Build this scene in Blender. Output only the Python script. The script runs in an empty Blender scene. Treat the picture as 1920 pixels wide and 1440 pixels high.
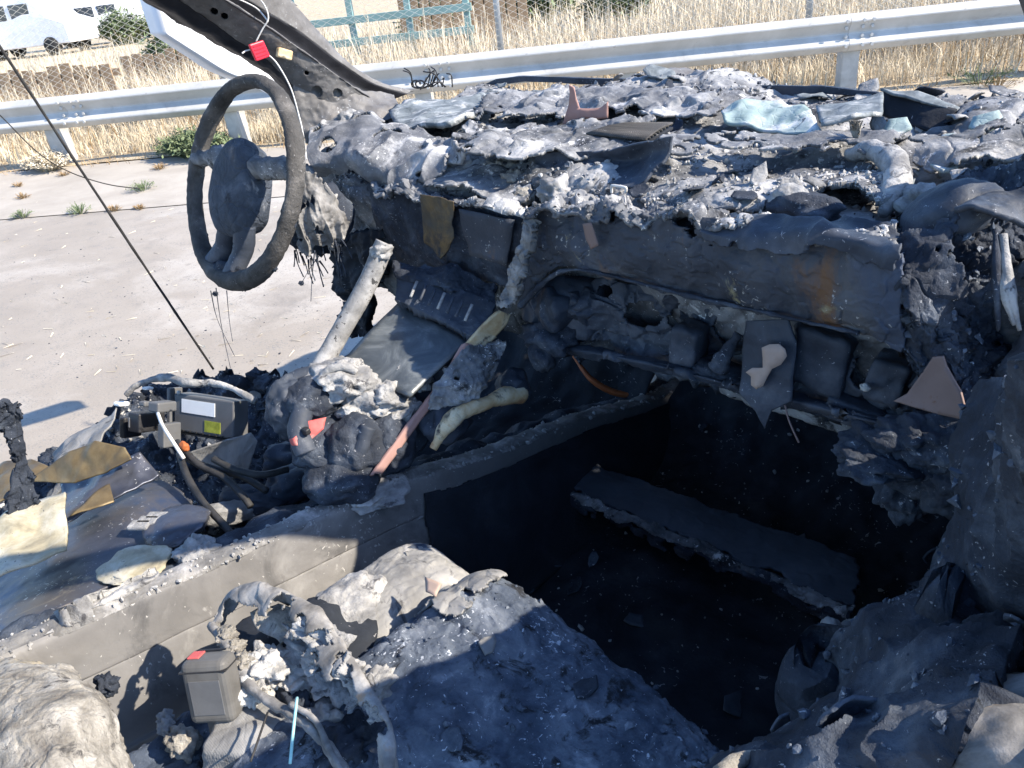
import bpy, bmesh, math, random
import numpy as np
from mathutils import Vector, Matrix

random.seed(7)
RNG = np.random.default_rng(7)
SC = bpy.context.scene
COL = SC.collection
W, H, FPX = 1920, 1440, 1480.0
GZ = -0.18                       # ground level; car frame: x = passenger side, y = car nose, z = up
rad = math.radians

# ------------------------------------------------------------------ camera
class Cam: pass
def make_cam():
    c = Cam()
    roll = math.atan(-0.12)
    pitch = math.atan((H/2+75)*math.cos(roll)/FPX)
    a = rad(43.0); h = np.array([-math.cos(a), math.sin(a), 0.]); up = np.array([0, 0, 1.])
    r0 = np.cross(h, up); F = h*math.cos(pitch)-up*math.sin(pitch); U0 = np.cross(r0, F)
    cr, sr = math.cos(roll), math.sin(roll)
    c.R = cr*r0+sr*U0; c.U = -sr*r0+cr*U0; c.F = F
    c.C = np.array([0.868, -0.368, 1.229])
    return c
CAM = make_cam()
cd = bpy.data.cameras.new('camera'); co = bpy.data.objects.new('camera', cd); COL.objects.link(co)
cd.sensor_width = 36; cd.lens = 36*FPX/W; cd.clip_start = 0.02; cd.clip_end = 6000
M = Matrix.Identity(4)
for i in range(3):
    M[i][0] = CAM.R[i]; M[i][1] = CAM.U[i]; M[i][2] = -CAM.F[i]; M[i][3] = CAM.C[i]
co.matrix_world = M
SC.camera = co

# ------------------------------------------------------------------ sky, sun, exposure
SUN_EL = rad(37); SUN_AZ = (0.871, 0.491)          # direction towards the sun
wd = bpy.data.worlds.new('World'); SC.world = wd; wd.use_nodes = True
nt = wd.node_tree; bg = nt.nodes['Background']
sky = nt.nodes.new('ShaderNodeTexSky'); sky.sky_type = 'NISHITA'; sky.sun_disc = False
sky.ozone_density = 4.0; sky.dust_density = .4; sky.sun_elevation = SUN_EL; sky.sun_rotation = math.atan2(SUN_AZ[0], SUN_AZ[1])
nt.links.new(sky.outputs[0], bg.inputs[0]); bg.inputs[1].default_value = 0.15
sl = bpy.data.lights.new('sun', 'SUN'); sl.energy = 5.0; sl.angle = rad(0.53); sl.color = (1, .83, .61)
so = bpy.data.objects.new('sun', sl); COL.objects.link(so)
sd = Vector((SUN_AZ[0]*math.cos(SUN_EL), SUN_AZ[1]*math.cos(SUN_EL), math.sin(SUN_EL)))
so.rotation_euler = sd.to_track_quat('Z', 'Y').to_euler(); so.location = (4, 3, 6)
SC.view_settings.view_transform = 'Standard'; SC.view_settings.look = 'None'
SC.view_settings.gamma = 1; SC.view_settings.exposure = 1.3; SC.view_settings.use_curve_mapping = False
SC.view_settings.use_white_balance = True; SC.view_settings.white_balance_temperature = 5750; SC.view_settings.white_balance_tint = 10
SC.render.engine = 'CYCLES'

# ------------------------------------------------------------------ helpers: points, noise
def ray(px, py): return CAM.F*FPX+CAM.R*(px-W/2)-CAM.U*(py-H/2)
def PX(px, py, v): r = ray(px, py); return CAM.C+r*((v-CAM.C[0])/r[0])
def PY(px, py, v): r = ray(px, py); return CAM.C+r*((v-CAM.C[1])/r[1])
def PZ(px, py, v): r = ray(px, py); return CAM.C+r*((v-CAM.C[2])/r[2])
def A(*p): return np.array(p, float)

def _hash(ix, iy, iz):
    h = (ix*374761393+iy*668265263+iz*2147483647) & 0x7fffffff
    h = ((h ^ (h >> 13))*1274126177) & 0x7fffffff
    return (h ^ (h >> 16)) & 15
GRAD = np.array([[1,1,0],[-1,1,0],[1,-1,0],[-1,-1,0],[1,0,1],[-1,0,1],[1,0,-1],[-1,0,-1],
                 [0,1,1],[0,-1,1],[0,1,-1],[0,-1,-1],[1,1,0],[-1,1,0],[0,-1,1],[0,-1,-1]], float)
def pn(p):
    i = np.floor(p).astype(np.int64); f = p-i; u = f*f*f*(f*(f*6-15)+10)
    r = np.zeros(len(p))
    for dx in (0, 1):
        for dy in (0, 1):
            for dz in (0, 1):
                g = GRAD[_hash(i[:,0]+dx, i[:,1]+dy, i[:,2]+dz)]
                d = f-np.array([dx, dy, dz])
                w = (u[:,0] if dx else 1-u[:,0])*(u[:,1] if dy else 1-u[:,1])*(u[:,2] if dz else 1-u[:,2])
                r += w*(g*d).sum(1)
    return r
def fbm(p, octv=4, gain=.5):
    p = np.asarray(p, float); r = np.zeros(len(p)); a = 1.
    for k in range(octv):
        r += a*pn(p+17.3*k); p = p*2.03; a *= gain
    return r
def cells(p):
    """broken plates: every cell has its own height and tilt, with a step at its border"""
    p = p+.35*np.stack([fbm(p*1.1+3, 2), fbm(p*1.1+9, 2), fbm(p*1.1+15, 2)], 1)
    i0 = np.floor(p).astype(np.int64); best = np.full(len(p), 9.); sec = np.full(len(p), 9.); out = np.zeros(len(p))
    def rnd(i, k):
        h = (i[:, 0]*374761393+i[:, 1]*668265263+i[:, 2]*1442695041+k*97531) & 0x7fffffff
        h = ((h ^ (h >> 13))*1274126177) & 0x7fffffff; return ((h ^ (h >> 16)) & 0xffff)/65535.
    for dx in (-1, 0, 1):
        for dy in (-1, 0, 1):
            for dz in (-1, 0, 1):
                i = i0+np.array([dx, dy, dz]); c = i+np.stack([rnd(i, 1), rnd(i, 2), rnd(i, 3)], 1)
                q = p-c; dd = np.sqrt((q*q).sum(1)); hh = rnd(i, 4)*1.4-.7+q[:, 0]*(rnd(i, 5)-.5)*1.6+q[:, 1]*(rnd(i, 6)-.5)*1.6
                m = dd < best; sec = np.where(m, best, np.minimum(sec, dd)); best = np.where(m, dd, best); out = np.where(m, hh, out)
    e = np.clip((sec-best)*5, 0, 1); return out*(.25+.75*e*e*(3-2*e))-.35*np.clip(1-(sec-best)*8, 0, 1)
def dispv(P, disp, seed):
    d = np.zeros(len(P)); o = np.array([seed*3.17, seed*1.73, seed*.91])
    for fr, am, kind in disp:
        if kind == 'c': d += am*cells(P*fr+o); continue
        if kind == 'v': d += am*(((1-np.abs(fbm(P*A(fr, fr, fr*.22)+o, 2, .4))*2.2)**2-.5)); continue
        n = fbm(P*fr+o, 3 if fr < 30 else 2, .42)
        if kind == 'f' and fr >= 40: n = n*.6
        if kind == 'r': n = ((1-np.abs(n)*2.2)**2-.5)*.32     # ridges
        elif kind == 'b': n = np.abs(n)*1.6-.3               # billows
        elif kind == 'p': n = -np.clip(n-.22, 0, 1)*3        # pits
        elif kind == 't': n = np.round(n*3+.5)/3             # terraces (flaking layers)
        d += am*n
    return d

# ------------------------------------------------------------------ helpers: objects
WL = {}
def link(name, me, mat, parent=None, loc=(0, 0, 0), rz=0):
    o = bpy.data.objects.new(name, me); COL.objects.link(o)
    if mat is not None and me is not None and not me.materials: me.materials.append(mat)
    l = A(*loc); WL[o.name] = l
    if parent is not None:
        o.parent = parent; o.location = Vector(l-WL[parent.name])
    else: o.location = Vector(l)
    o.rotation_euler = (0, 0, rz)
    return o
def tag(o, label=None, cat=None, group=None, kind=None):
    if label: o['label'] = label
    if cat: o['category'] = cat
    if group: o['group'] = group
    if kind: o['kind'] = kind
    return o
def thing(name, loc, label, cat, group=None):
    return tag(link(name, None, None, None, loc), label, cat, group)
def mesh(name, V, Fc, mat, parent=None, smooth=True, solid=0, bevel=0):
    V = np.asarray(V, float)
    c = (V.min(0)+V.max(0))/2
    if parent is None: c[2] = V[:, 2].min()
    me = bpy.data.meshes.new(name)
    if isinstance(Fc, np.ndarray): Fc = Fc.tolist()
    me.from_pydata((V-c).tolist(), [], Fc); me.validate()
    if smooth: me.polygons.foreach_set('use_smooth', [True]*len(me.polygons))
    o = link(name, me, mat, parent, c)
    if solid:
        m = o.modifiers.new('s', 'SOLIDIFY'); m.thickness = solid; m.offset = -1
    if bevel:
        m = o.modifiers.new('b', 'BEVEL'); m.width = bevel; m.segments = 2; m.limit_method = 'ANGLE'
    return o
def cr(P, n):
    """Catmull-Rom resampling along axis 0"""
    P = np.asarray(P, float); m = len(P)
    if m == 2: 
        t = np.linspace(0, 1, n).reshape((-1,)+(1,)*(P.ndim-1)); return P[0]*(1-t)+P[1]*t
    E = np.concatenate([[2*P[0]-P[1]], P, [2*P[-1]-P[-2]]])
    t = np.linspace(0, m-1, n); i = np.minimum(t.astype(int), m-2); f = (t-i).reshape((-1,)+(1,)*(P.ndim-1))
    a, b, c, d = E[i], E[i+1], E[i+2], E[i+3]
    return .5*((2*b)+(-a+c)*f+(2*a-5*b+4*c-d)*f*f+(-a+3*b-3*c+d)*f**3)
SURF = {}
def sheet(name, rows, mat, parent=None, nu=80, nv=80, disp=(), seed=1, solid=.004, rag=(0, 0, 0, 0), hole=None, key=None, face=None):
    """rows: control grid of 3-D points; rag: torn width at (u0,u1,v0,v1) edges; hole: fn(P)->bool mask of removed points"""
    G = np.array(rows, float)
    G = cr(G, nv); G = cr(G.transpose(1, 0, 2), nu).transpose(1, 0, 2)     # nv x nu x 3
    du = np.gradient(G, axis=1); dv = np.gradient(G, axis=0)
    N = np.cross(du, dv); N /= (np.linalg.norm(N, axis=2, keepdims=True)+1e-9)
    ref = CAM.C if face is None else None
    tov = (CAM.C-G) if face is None else np.broadcast_to(np.array(face, float), G.shape)
    flip = (N*tov).sum() < 0
    if flip: N = -N
    P = G.reshape(-1, 3); n = N.reshape(-1, 3)
    if disp: P = P+n*dispv(P, disp, seed)[:, None]
    lenu = np.linalg.norm(np.diff(G, axis=1), axis=2).sum(1).mean(); lenv = np.linalg.norm(np.diff(G, axis=0), axis=2).sum(0).mean()
    U, Vv = np.meshgrid(np.linspace(0, 1, nu), np.linspace(0, 1, nv))
    keep = np.ones(nu*nv, bool)
    if any(rag):
        e = fbm(P*26+seed, 4)+.5*fbm(P*9+seed*2, 2)+.35
        e = np.clip(e, 0, 2)
        for r, dist in zip(rag, (U*lenu, (1-U)*lenu, Vv*lenv, (1-Vv)*lenv)):
            if r: keep &= dist.ravel() >= r*e
    if hole is not None: keep &= ~hole(P)
    idx = np.arange(nu*nv).reshape(nv, nu)
    q = np.stack([idx[:-1, :-1], idx[:-1, 1:], idx[1:, 1:], idx[1:, :-1]], -1).reshape(-1, 4)
    if flip: q = q[:, ::-1]
    q = q[keep[q].all(1)]
    used = np.unique(q); mp = -np.ones(nu*nv, int); mp[used] = np.arange(len(used))
    o = mesh(name, P[used], mp[q], mat, parent, solid=solid)
    if any(k[2] == 'c' for k in disp): o.data.set_sharp_from_angle(angle=rad(38))
    if key: SURF[key] = (P[used], n[used])
    return o
_ico = {}
def ico(s):
    if s not in _ico:
        b = bmesh.new(); bmesh.ops.create_icosphere(b, subdivisions=s, radius=1)
        _ico[s] = (np.array([v.co[:] for v in b.verts]), np.array([[v.index for v in f.verts] for f in b.faces])); b.free()
    return _ico[s]
def rotm(rx, ry, rz): return np.array(Matrix.Rotation(rz, 3, 'Z') @ Matrix.Rotation(ry, 3, 'Y') @ Matrix.Rotation(rx, 3, 'X'))
def lump(name, c, r, mat, parent=None, amp=.35, fr=1.6, sub=4, seed=1, rot=(0, 0, 0), box=0, fine=.06):
    V, Fc = ico(sub); V = V.copy()
    if box: 
        m = np.abs(V).max(1, keepdims=True); V = V*(1-box)+V/m*box*.8
    n = V/np.linalg.norm(V, axis=1, keepdims=True)
    V = V+n*(amp*.75*fbm(n*fr*.8+seed*5.1, 3, .42)+fine*.45*fbm(n*8+seed, 2)+(.06 if amp > .3 else .02)*cells(n*3.2+seed))[:, None]
    V = (V*np.array(r)) @ rotm(*rot).T+np.array(c)
    return mesh(name, V, Fc, mat, parent)
def tubev(P, r, seg=8, n=None, wob=0, seed=1, cap=True):
    P = np.asarray(P, float); m = n or max(2, len(P)*6)
    Q = cr(P, m); R = np.interp(np.linspace(0, 1, m), np.linspace(0, 1, len(r)), r) if np.ndim(r) else np.full(m, r)
    T = np.gradient(Q, axis=0); T /= np.linalg.norm(T, axis=1, keepdims=True)+1e-9
    up = np.array([.31, .17, .93]); a = np.cross(T, up); a /= np.linalg.norm(a, axis=1, keepdims=True)+1e-9; b = np.cross(T, a)
    th = np.linspace(0, 2*math.pi, seg, endpoint=False)
    D = np.cos(th)[None, :, None]*a[:, None]+np.sin(th)[None, :, None]*b[:, None]
    V = (Q[:, None]+D*R[:, None, None]).reshape(-1, 3)
    if wob: V = V+D.reshape(-1, 3)*(wob*.5*fbm(V*22+seed, 3)+wob*.35*fbm(V*80+seed, 2))[:, None]
    idx = np.arange(m*seg).reshape(m, seg); nx = np.roll(idx, -1, 1)
    F = np.stack([idx[:-1], nx[:-1], nx[1:], idx[1:]], -1).reshape(-1, 4).tolist()
    if cap: F += [idx[0][::-1].tolist(), idx[-1].tolist()]
    return V, F
def tube(name, P, r, mat, parent=None, seg=8, n=None, wob=0, seed=1):
    V, F = tubev(P, r, seg, n, wob, seed)
    return mesh(name, V, F, mat, parent)
def plate(name, pts, mat, parent=None, thick=.002, sub=3, disp=(), seed=1, curl=0., smooth=True):
    bm = bmesh.new(); vs = [bm.verts.new(p) for p in pts]; f = bm.faces.new(vs); f.normal_update()
    nn = np.array(f.normal[:]); c = np.mean(np.array(pts), 0)
    if nn @ (CAM.C-c) < 0: nn = -nn; f.normal_flip()
    bmesh.ops.triangulate(bm, faces=bm.faces[:])
    for _ in range(sub):
        bmesh.ops.subdivide_edges(bm, edges=bm.edges[:], cuts=1, use_grid_fill=True)
    bm.verts.index_update()
    V = np.array([v.co[:] for v in bm.verts]); F = [[v.index for v in f.verts] for f in bm.faces]; bm.free()
    size = np.linalg.norm(V-c, axis=1)
    d = dispv(V, disp, seed) if disp else np.zeros(len(V))
    d = d+curl*(size/size.max())**2*size.max()
    V = V+nn*d[:, None]
    return mesh(name, V, F, mat, parent, solid=thick, smooth=smooth)
def boxv(c, ax, ay, az):
    c = np.array(c, float); V = []
    for k in (-1, 1):
        for j in (-1, 1):
            for i in (-1, 1): V.append(c+i*np.array(ax)+j*np.array(ay)+k*np.array(az))
    F = [[0,2,3,1],[4,5,7,6],[0,1,5,4],[2,6,7,3],[0,4,6,2],[1,3,7,5]]
    if np.dot(np.cross(ax, ay), az) < 0: F = [f[::-1] for f in F]
    return V, F
def box(name, c, ax, ay, az, mat, parent=None, bevel=.003, smooth=False):
    V, F = boxv(c, ax, ay, az); return mesh(name, V, F, mat, parent, smooth=smooth, bevel=bevel)
def joinv(parts):
    V = []; F = []; k = 0
    for v, f in parts:
        V.append(np.asarray(v, float)); F += [[i+k for i in q] for q in f]; k += len(v)
    return np.concatenate(V), F

# ------------------------------------------------------------------ materials
MATS = {}
def ramp(nt, fac, stops):
    r = nt.nodes.new('ShaderNodeValToRGB'); e = r.color_ramp.elements
    while len(e) < len(stops): e.new(.5)
    for el, (p, c) in zip(e, stops): el.position = p; el.color = (*c, 1)
    nt.links.new(fac, r.inputs[0]); return r.outputs[0]
def noise(nt, co, scale, detail=8, rough=.6, dist=0.):
    n = nt.nodes.new('ShaderNodeTexNoise'); n.inputs['Scale'].default_value = scale; n.inputs['Detail'].default_value = detail
    n.inputs['Roughness'].default_value = rough; n.inputs['Distortion'].default_value = dist
    nt.links.new(co, n.inputs['Vector']); return n.outputs[0]
def mixc(nt, fac, a, b, mode='MIX'):
    m = nt.nodes.new('ShaderNodeMix'); m.data_type = 'RGBA'; m.blend_type = mode
    for s, v in ((0, fac), (6, a), (7, b)):
        if isinstance(v, (int, float)): m.inputs[s].default_value = v
        elif isinstance(v, tuple): m.inputs[s].default_value = (*v, 1)
        else: nt.links.new(v, m.inputs[s])
    return m.outputs[2]
def mth(nt, op, a, b=0.):
    m = nt.nodes.new('ShaderNodeMath'); m.operation = op
    for i, v in enumerate((a, b)):
        if isinstance(v, (int, float)): m.inputs[i].default_value = v
        else: nt.links.new(v, m.inputs[i])
    return m.outputs[0]
def mat(name, stops, scale=8, rough=.85, bump=.5, bscale=90, bdist=.004, detail=10, dist=.4, speck=None, speck_n=.1, speck_s=120,
        metal=0., second=None, crack=None, trans=0, spec=.3, nrough=.65, weave=0):
    """layered noise colour + specks + optional second patch layer (col, scale, lo, hi) + relief"""
    m = bpy.data.materials.new(name); m.use_nodes = True; nt = m.node_tree; b = nt.nodes['Principled BSDF']
    co = nt.nodes.new('ShaderNodeTexCoord').outputs['Object']
    n1 = noise(nt, co, scale, detail, nrough, dist); c = ramp(nt, n1, stops)
    if second:
        for (col, sc, lo, hi) in second:
            f = ramp(nt, noise(nt, co, sc, 9, .68, .5), [(lo, (0, 0, 0)), (hi, (1, 1, 1))]); c = mixc(nt, f, c, col)
    if speck:
        f = noise(nt, co, speck_s*1.3, 3, .6, .8); th = .70-.6*speck_n
        big = mth(nt, 'MULTIPLY', mth(nt, 'SUBTRACT', noise(nt, co, speck_s*.12, 3, .6), .5), .35)
        c = mixc(nt, ramp(nt, mth(nt, 'ADD', f, big), [(th, (0, 0, 0)), (min(.99, th+.04), (1, 1, 1))]), c, speck)
    h = noise(nt, co, bscale, 6, .7)
    h = mth(nt, 'ADD', h, mth(nt, 'MULTIPLY', n1, 1.2))
    if crack:
        v2 = nt.nodes.new('ShaderNodeTexVoronoi'); v2.feature = 'DISTANCE_TO_EDGE'; v2.inputs['Scale'].default_value = crack
        wv = nt.nodes.new('ShaderNodeVectorMath'); wv.operation = 'ADD'
        nn = nt.nodes.new('ShaderNodeTexNoise'); nn.inputs['Scale'].default_value = crack*1.5; nt.links.new(co, nn.inputs['Vector'])
        sc2 = nt.nodes.new('ShaderNodeVectorMath'); sc2.operation = 'SCALE'; sc2.inputs[3].default_value = .6/crack
        nt.links.new(nn.outputs['Color'], sc2.inputs[0]); nt.links.new(co, wv.inputs[0]); nt.links.new(sc2.outputs[0], wv.inputs[1]); nt.links.new(wv.outputs[0], v2.inputs['Vector'])
        e = ramp(nt, v2.outputs['Distance'], [(0, (0, 0, 0)), (.06, (1, 1, 1))])
        h = mth(nt, 'ADD', h, mth(nt, 'MULTIPLY', e, .3))
    if weave:
        w1 = nt.nodes.new('ShaderNodeTexWave'); w1.inputs['Scale'].default_value = weave; w1.bands_direction = 'X'; nt.links.new(co, w1.inputs['Vector'])
        w2 = nt.nodes.new('ShaderNodeTexWave'); w2.inputs['Scale'].default_value = weave; w2.bands_direction = 'Y'; nt.links.new(co, w2.inputs['Vector'])
        h = mth(nt, 'ADD', h, mth(nt, 'MULTIPLY', mth(nt, 'MULTIPLY', w1.outputs[1], w2.outputs[1]), .2))
    bp = nt.nodes.new('ShaderNodeBump'); bp.inputs['Strength'].default_value = bump; bp.inputs['Distance'].default_value = bdist
    nt.links.new(h, bp.inputs['Height']); nt.links.new(bp.outputs[0], b.inputs['Normal'])
    nt.links.new(c, b.inputs['Base Color'])
    rr = nt.nodes.new('ShaderNodeMapRange'); rr.inputs['To Min'].default_value = max(.02, rough-.12); rr.inputs['To Max'].default_value = min(1, rough+.12)
    nt.links.new(n1, rr.inputs[0]); nt.links.new(rr.outputs[0], b.inputs['Roughness'])
    b.inputs['Metallic'].default_value = metal; b.inputs['Specular IOR Level'].default_value = spec
    if trans: b.inputs['Transmission Weight'].default_value = trans; b.inputs['IOR'].default_value = 1.5
    MATS[name] = m; return m
K = (.012, .013, .015)
# dashboard skin: charcoal with drifts of pale ash
m_ash = mat('ash_crust', [(.30, (.028, .030, .035)), (.43, (.09, .094, .10)), (.50, (.18, .183, .188)), (.58, (.29, .291, .29)), (.70, (.48, .478, .47))], 6, .95, .8, 120, .004, speck=(.6, .59, .58), speck_n=.08, speck_s=140, second=[((.028, .03, .034), 15, .55, .63), ((.58, .57, .55), 19, .62, .69)])
m_ashl = mat('pale_ash', [(.30, (.10, .10, .102)), (.45, (.24, .24, .238)), (.6, (.46, .455, .44))], 14, .97, .9, 120, .005, second=[((.06, .06, .065), 30, .58, .66)])
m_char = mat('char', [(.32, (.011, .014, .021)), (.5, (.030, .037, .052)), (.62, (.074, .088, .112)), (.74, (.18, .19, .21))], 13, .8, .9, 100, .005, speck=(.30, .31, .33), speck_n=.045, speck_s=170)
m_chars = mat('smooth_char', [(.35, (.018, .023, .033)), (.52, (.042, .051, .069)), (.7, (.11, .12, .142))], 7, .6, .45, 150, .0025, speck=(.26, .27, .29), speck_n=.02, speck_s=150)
m_rustp = mat('scorched_panel', [(.3, (.022, .027, .037)), (.5, (.05, .056, .07)), (.68, (.10, .102, .108))], 6, .7, .6, 140, .003, speck=(.36, .35, .33), speck_n=.04, speck_s=110, second=[((.15, .085, .045), 7, .58, .68), ((.06, .075, .11), 5, .55, .66), ((.26, .235, .14), 15, .63, .70)])
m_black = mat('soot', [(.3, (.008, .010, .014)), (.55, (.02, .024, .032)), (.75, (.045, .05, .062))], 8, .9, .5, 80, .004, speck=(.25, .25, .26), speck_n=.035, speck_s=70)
m_seat = mat('burnt_seat_foam', [(.28, (.024, .032, .048)), (.45, (.062, .078, .108)), (.58, (.13, .15, .185)), (.7, (.33, .36, .40))], 14, .93, .8, 130, .004, speck=(.42, .45, .5), speck_n=.08, speck_s=130, second=[((.018, .02, .025), 24, .55, .63)])
m_cloth = mat('singed_cloth', [(.3, (.12, .12, .118)), (.5, (.22, .219, .213)), (.7, (.34, .335, .325))], 11, .95, .6, 160, .002, weave=150, second=[((.06, .06, .06), 22, .57, .66), ((.44, .43, .42), 15, .60, .68)], crack=26)
m_foam = mat('scorched_foam', [(.3, (.11, .098, .085)), (.45, (.24, .225, .195)), (.58, (.38, .36, .32)), (.72, (.54, .52, .47))], 24, .98, 1., 160, .005, crack=16, second=[((.09, .085, .08), 40, .56, .64), ((.56, .46, .27), 7, .60, .72)])
m_wfoam = mat('white_foam', [(.3, (.25, .24, .22)), (.5, (.5, .49, .46)), (.7, (.66, .65, .62))], 22, .98, 1., 110, .006)
m_plastic = mat('grey_plastic_trim', [(.3, (.105, .102, .098)), (.55, (.155, .151, .146)), (.75, (.21, .205, .198))], 5, .62, .25, 160, .0015, speck=(.4, .39, .37), speck_n=.015, speck_s=90, second=[((.24, .236, .228), 9, .55, .72), ((.06, .06, .062), 6, .58, .72), ((.30, .295, .285), 28, .62, .70)])
m_trimtop = mat('dusty_trim_top', [(.3, (.09, .088, .085)), (.5, (.19, .187, .18)), (.68, (.42, .41, .4))], 18, .9, .8, 140, .003)
m_steel = mat('tempered_steel', [(.3, (.035, .04, .055)), (.48, (.09, .095, .115)), (.62, (.15, .135, .12)), (.75, (.3, .29, .28))], 5, .42, .25, 110, .0015, metal=.55, second=[((.06, .085, .14), 4, .52, .62), ((.30, .26, .20), 11, .62, .70)], speck=(.45, .45, .44), speck_n=.04, speck_s=110)
m_gold = mat('heat_stained_steel', [(.3, (.05, .045, .038)), (.45, (.14, .105, .055)), (.6, (.26, .21, .12)), (.72, (.13, .15, .19))], 5, .5, .3, 100, .002, metal=.4, second=[((.04, .04, .045), 8, .57, .66)])
m_cream = mat('cream_heated_metal', [(.34, (.30, .15, .07)), (.46, (.52, .38, .20)), (.60, (.64, .56, .38)), (.72, (.40, .38, .34))], 13, .6, .5, 80, .003, second=[((.06, .052, .045), 20, .55, .64), ((.34, .16, .06), 14, .60, .70)])
m_pink = mat('pinkish_primer', [(.3, (.26, .15, .125)), (.6, (.34, .21, .18))], 7, .7, .2, 90, .0015, second=[((.16, .085, .05), 11, .6, .68)])
m_brown = mat('brown_primer', [(.3, (.15, .105, .09)), (.6, (.21, .15, .13))], 5, .7, .15, 90, .001, second=[((.13, .055, .025), 12, .6, .66), ((.04, .04, .045), 16, .62, .70)])
m_tan = mat('bare_tan_primer', [(.3, (.32, .24, .19)), (.6, (.39, .30, .245))], 8, .75, .2, 90, .001, second=[((.08, .075, .07), 30, .62, .70)])
m_orange = mat('rust_orange', [(.3, (.20, .05, .012)), (.6, (.42, .13, .04))], 12, .6, .3, 90, .001)
m_primer = mat('bare_pillar_metal', [(.3, (.075, .071, .068)), (.5, (.125, .12, .116)), (.7, (.18, .175, .17))], 22, .6, .35, 130, .002, speck=(.3, .3, .3), speck_n=.08, speck_s=120)
m_pblack = mat('black_pillar_paint', [(.35, (.010, .010, .012)), (.6, (.022, .022, .026)), (.75, (.05, .05, .055))], 9, .5, .35, 130, .002)
m_arch = mat('singed_grey_shell', [(.3, (.06, .058, .056)), (.48, (.16, .156, .15)), (.66, (.33, .322, .308))], 22, .8, .5, 140, .002, second=[((.30, .20, .12), 18, .63, .72)])
m_hood = mat('melted_hood_skin', [(.3, (.05, .053, .06)), (.46, (.125, .13, .14)), (.57, (.22, .224, .23)), (.69, (.40, .40, .395))], 7, .95, .8, 140, .003, second=[((.47, .465, .455), 14, .57, .68), ((.04, .042, .047), 20, .59, .68)], speck=(.6, .6, .58), speck_n=.06, speck_s=130)
m_tubem = mat('speckled_tube', [(.3, (.11, .11, .108)), (.5, (.22, .218, .212)), (.7, (.38, .375, .365))], 30, .8, .6, 160, .002, speck=(.05, .05, .05), speck_n=.12, speck_s=90)
m_pale = mat('pale_burnt_sheet', [(.3, (.14, .125, .09)), (.45, (.33, .30, .21)), (.58, (.48, .455, .37)), (.70, (.20, .195, .19))], 12, .75, .4, 120, .0015, second=[((.05, .05, .055), 7, .56, .68)], speck=(.1, .1, .1), speck_n=.05, speck_s=120)
m_board = mat('charred_board', [(.3, (.04, .047, .06)), (.55, (.065, .074, .092)), (.75, (.10, .11, .13))], 7, .7, .3, 120, .0015)
m_hubm = mat('blistered_hub', [(.3, (.02, .026, .036)), (.5, (.048, .058, .076)), (.66, (.10, .115, .14))], 18, .8, .9, 60, .006, crack=22, second=[((.2, .205, .215), 25, .62, .70), ((.012, .014, .018), 9, .56, .66)])
m_stain = mat('ochre_stained_panel', [(.3, (.03, .032, .038)), (.45, (.08, .066, .045)), (.58, (.17, .115, .05)), (.7, (.10, .10, .10))], 9, .7, .5, 120, .002, second=[((.03, .034, .042), 14, .52, .64)])
m_white = mat('white_paint', [(.3, (.66, .67, .69)), (.6, (.8, .8, .8))], 4, .35, .1, 60, .001, second=[((.35, .33, .31), 10, .66, .74)])
m_modb = mat('module_grey_case', [(.3, (.085, .087, .09)), (.6, (.115, .117, .12))], 14, .5, .2, 200, .0008)
m_modk = mat('black_connector', [(.3, (.012, .012, .013)), (.6, (.03, .03, .032))], 20, .5, .3, 150, .001)
m_stick = mat('white_sticker', [(.3, (.74, .74, .72)), (.6, (.8, .8, .78))], 30, .5, .05)
m_stickg = mat('green_sticker', [(.35, (.18, .21, .02)), (.6, (.36, .39, .05))], 60, .6, .05)
m_red = mat('red_plastic', [(.3, (.5, .012, .03)), (.6, (.62, .02, .045))], 20, .4, .1)
m_redb = mat('faded_red_plastic', [(.3, (.42, .05, .05)), (.5, (.45, .10, .09)), (.68, (.42, .28, .25))], 14, .6, .2)
m_wire = mat('black_wire', [(.3, (.012, .012, .012)), (.6, (.035, .034, .033))], 30, .6, .4)
m_wirew = mat('pale_wire', [(.3, (.42, .41, .38)), (.6, (.62, .61, .58))], 30, .6, .3)
m_teal = mat('teal_wire', [(.3, (.20, .45, .46)), (.6, (.34, .58, .58))], 30, .5, .2)
m_galv = mat('galvanised_steel', [(.3, (.36, .355, .33)), (.55, (.46, .455, .43)), (.72, (.54, .535, .51))], 2.2, .6, .15, 40, .002, metal=.1, second=[((.33, .32, .30), 5, .56, .72), ((.22, .20, .17), 13, .64, .72)])
m_post = mat('weathered_post', [(.3, (.27, .265, .24)), (.6, (.41, .40, .37))], 5, .75, .4, 40, .003)
m_wood = mat('weathered_wood', [(.3, (.18, .12, .07)), (.6, (.36, .26, .16))], 3, .85, .5, 20, .006)
m_glass = mat('broken_glass', [(.3, (.15, .21, .205)), (.5, (.26, .325, .32)), (.66, (.42, .46, .45))], 14, .7, .6, 80, .002, spec=.2, crack=40, second=[((.52, .53, .52), 20, .52, .62), ((.09, .10, .11), 30, .60, .66)])
m_sheetgl = mat('smoky_glass', [(.3, (.03, .038, .045)), (.5, (.07, .08, .088)), (.68, (.17, .185, .19))], 11, .35, .25, 120, .0012, dist=1.6, spec=.5)

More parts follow.
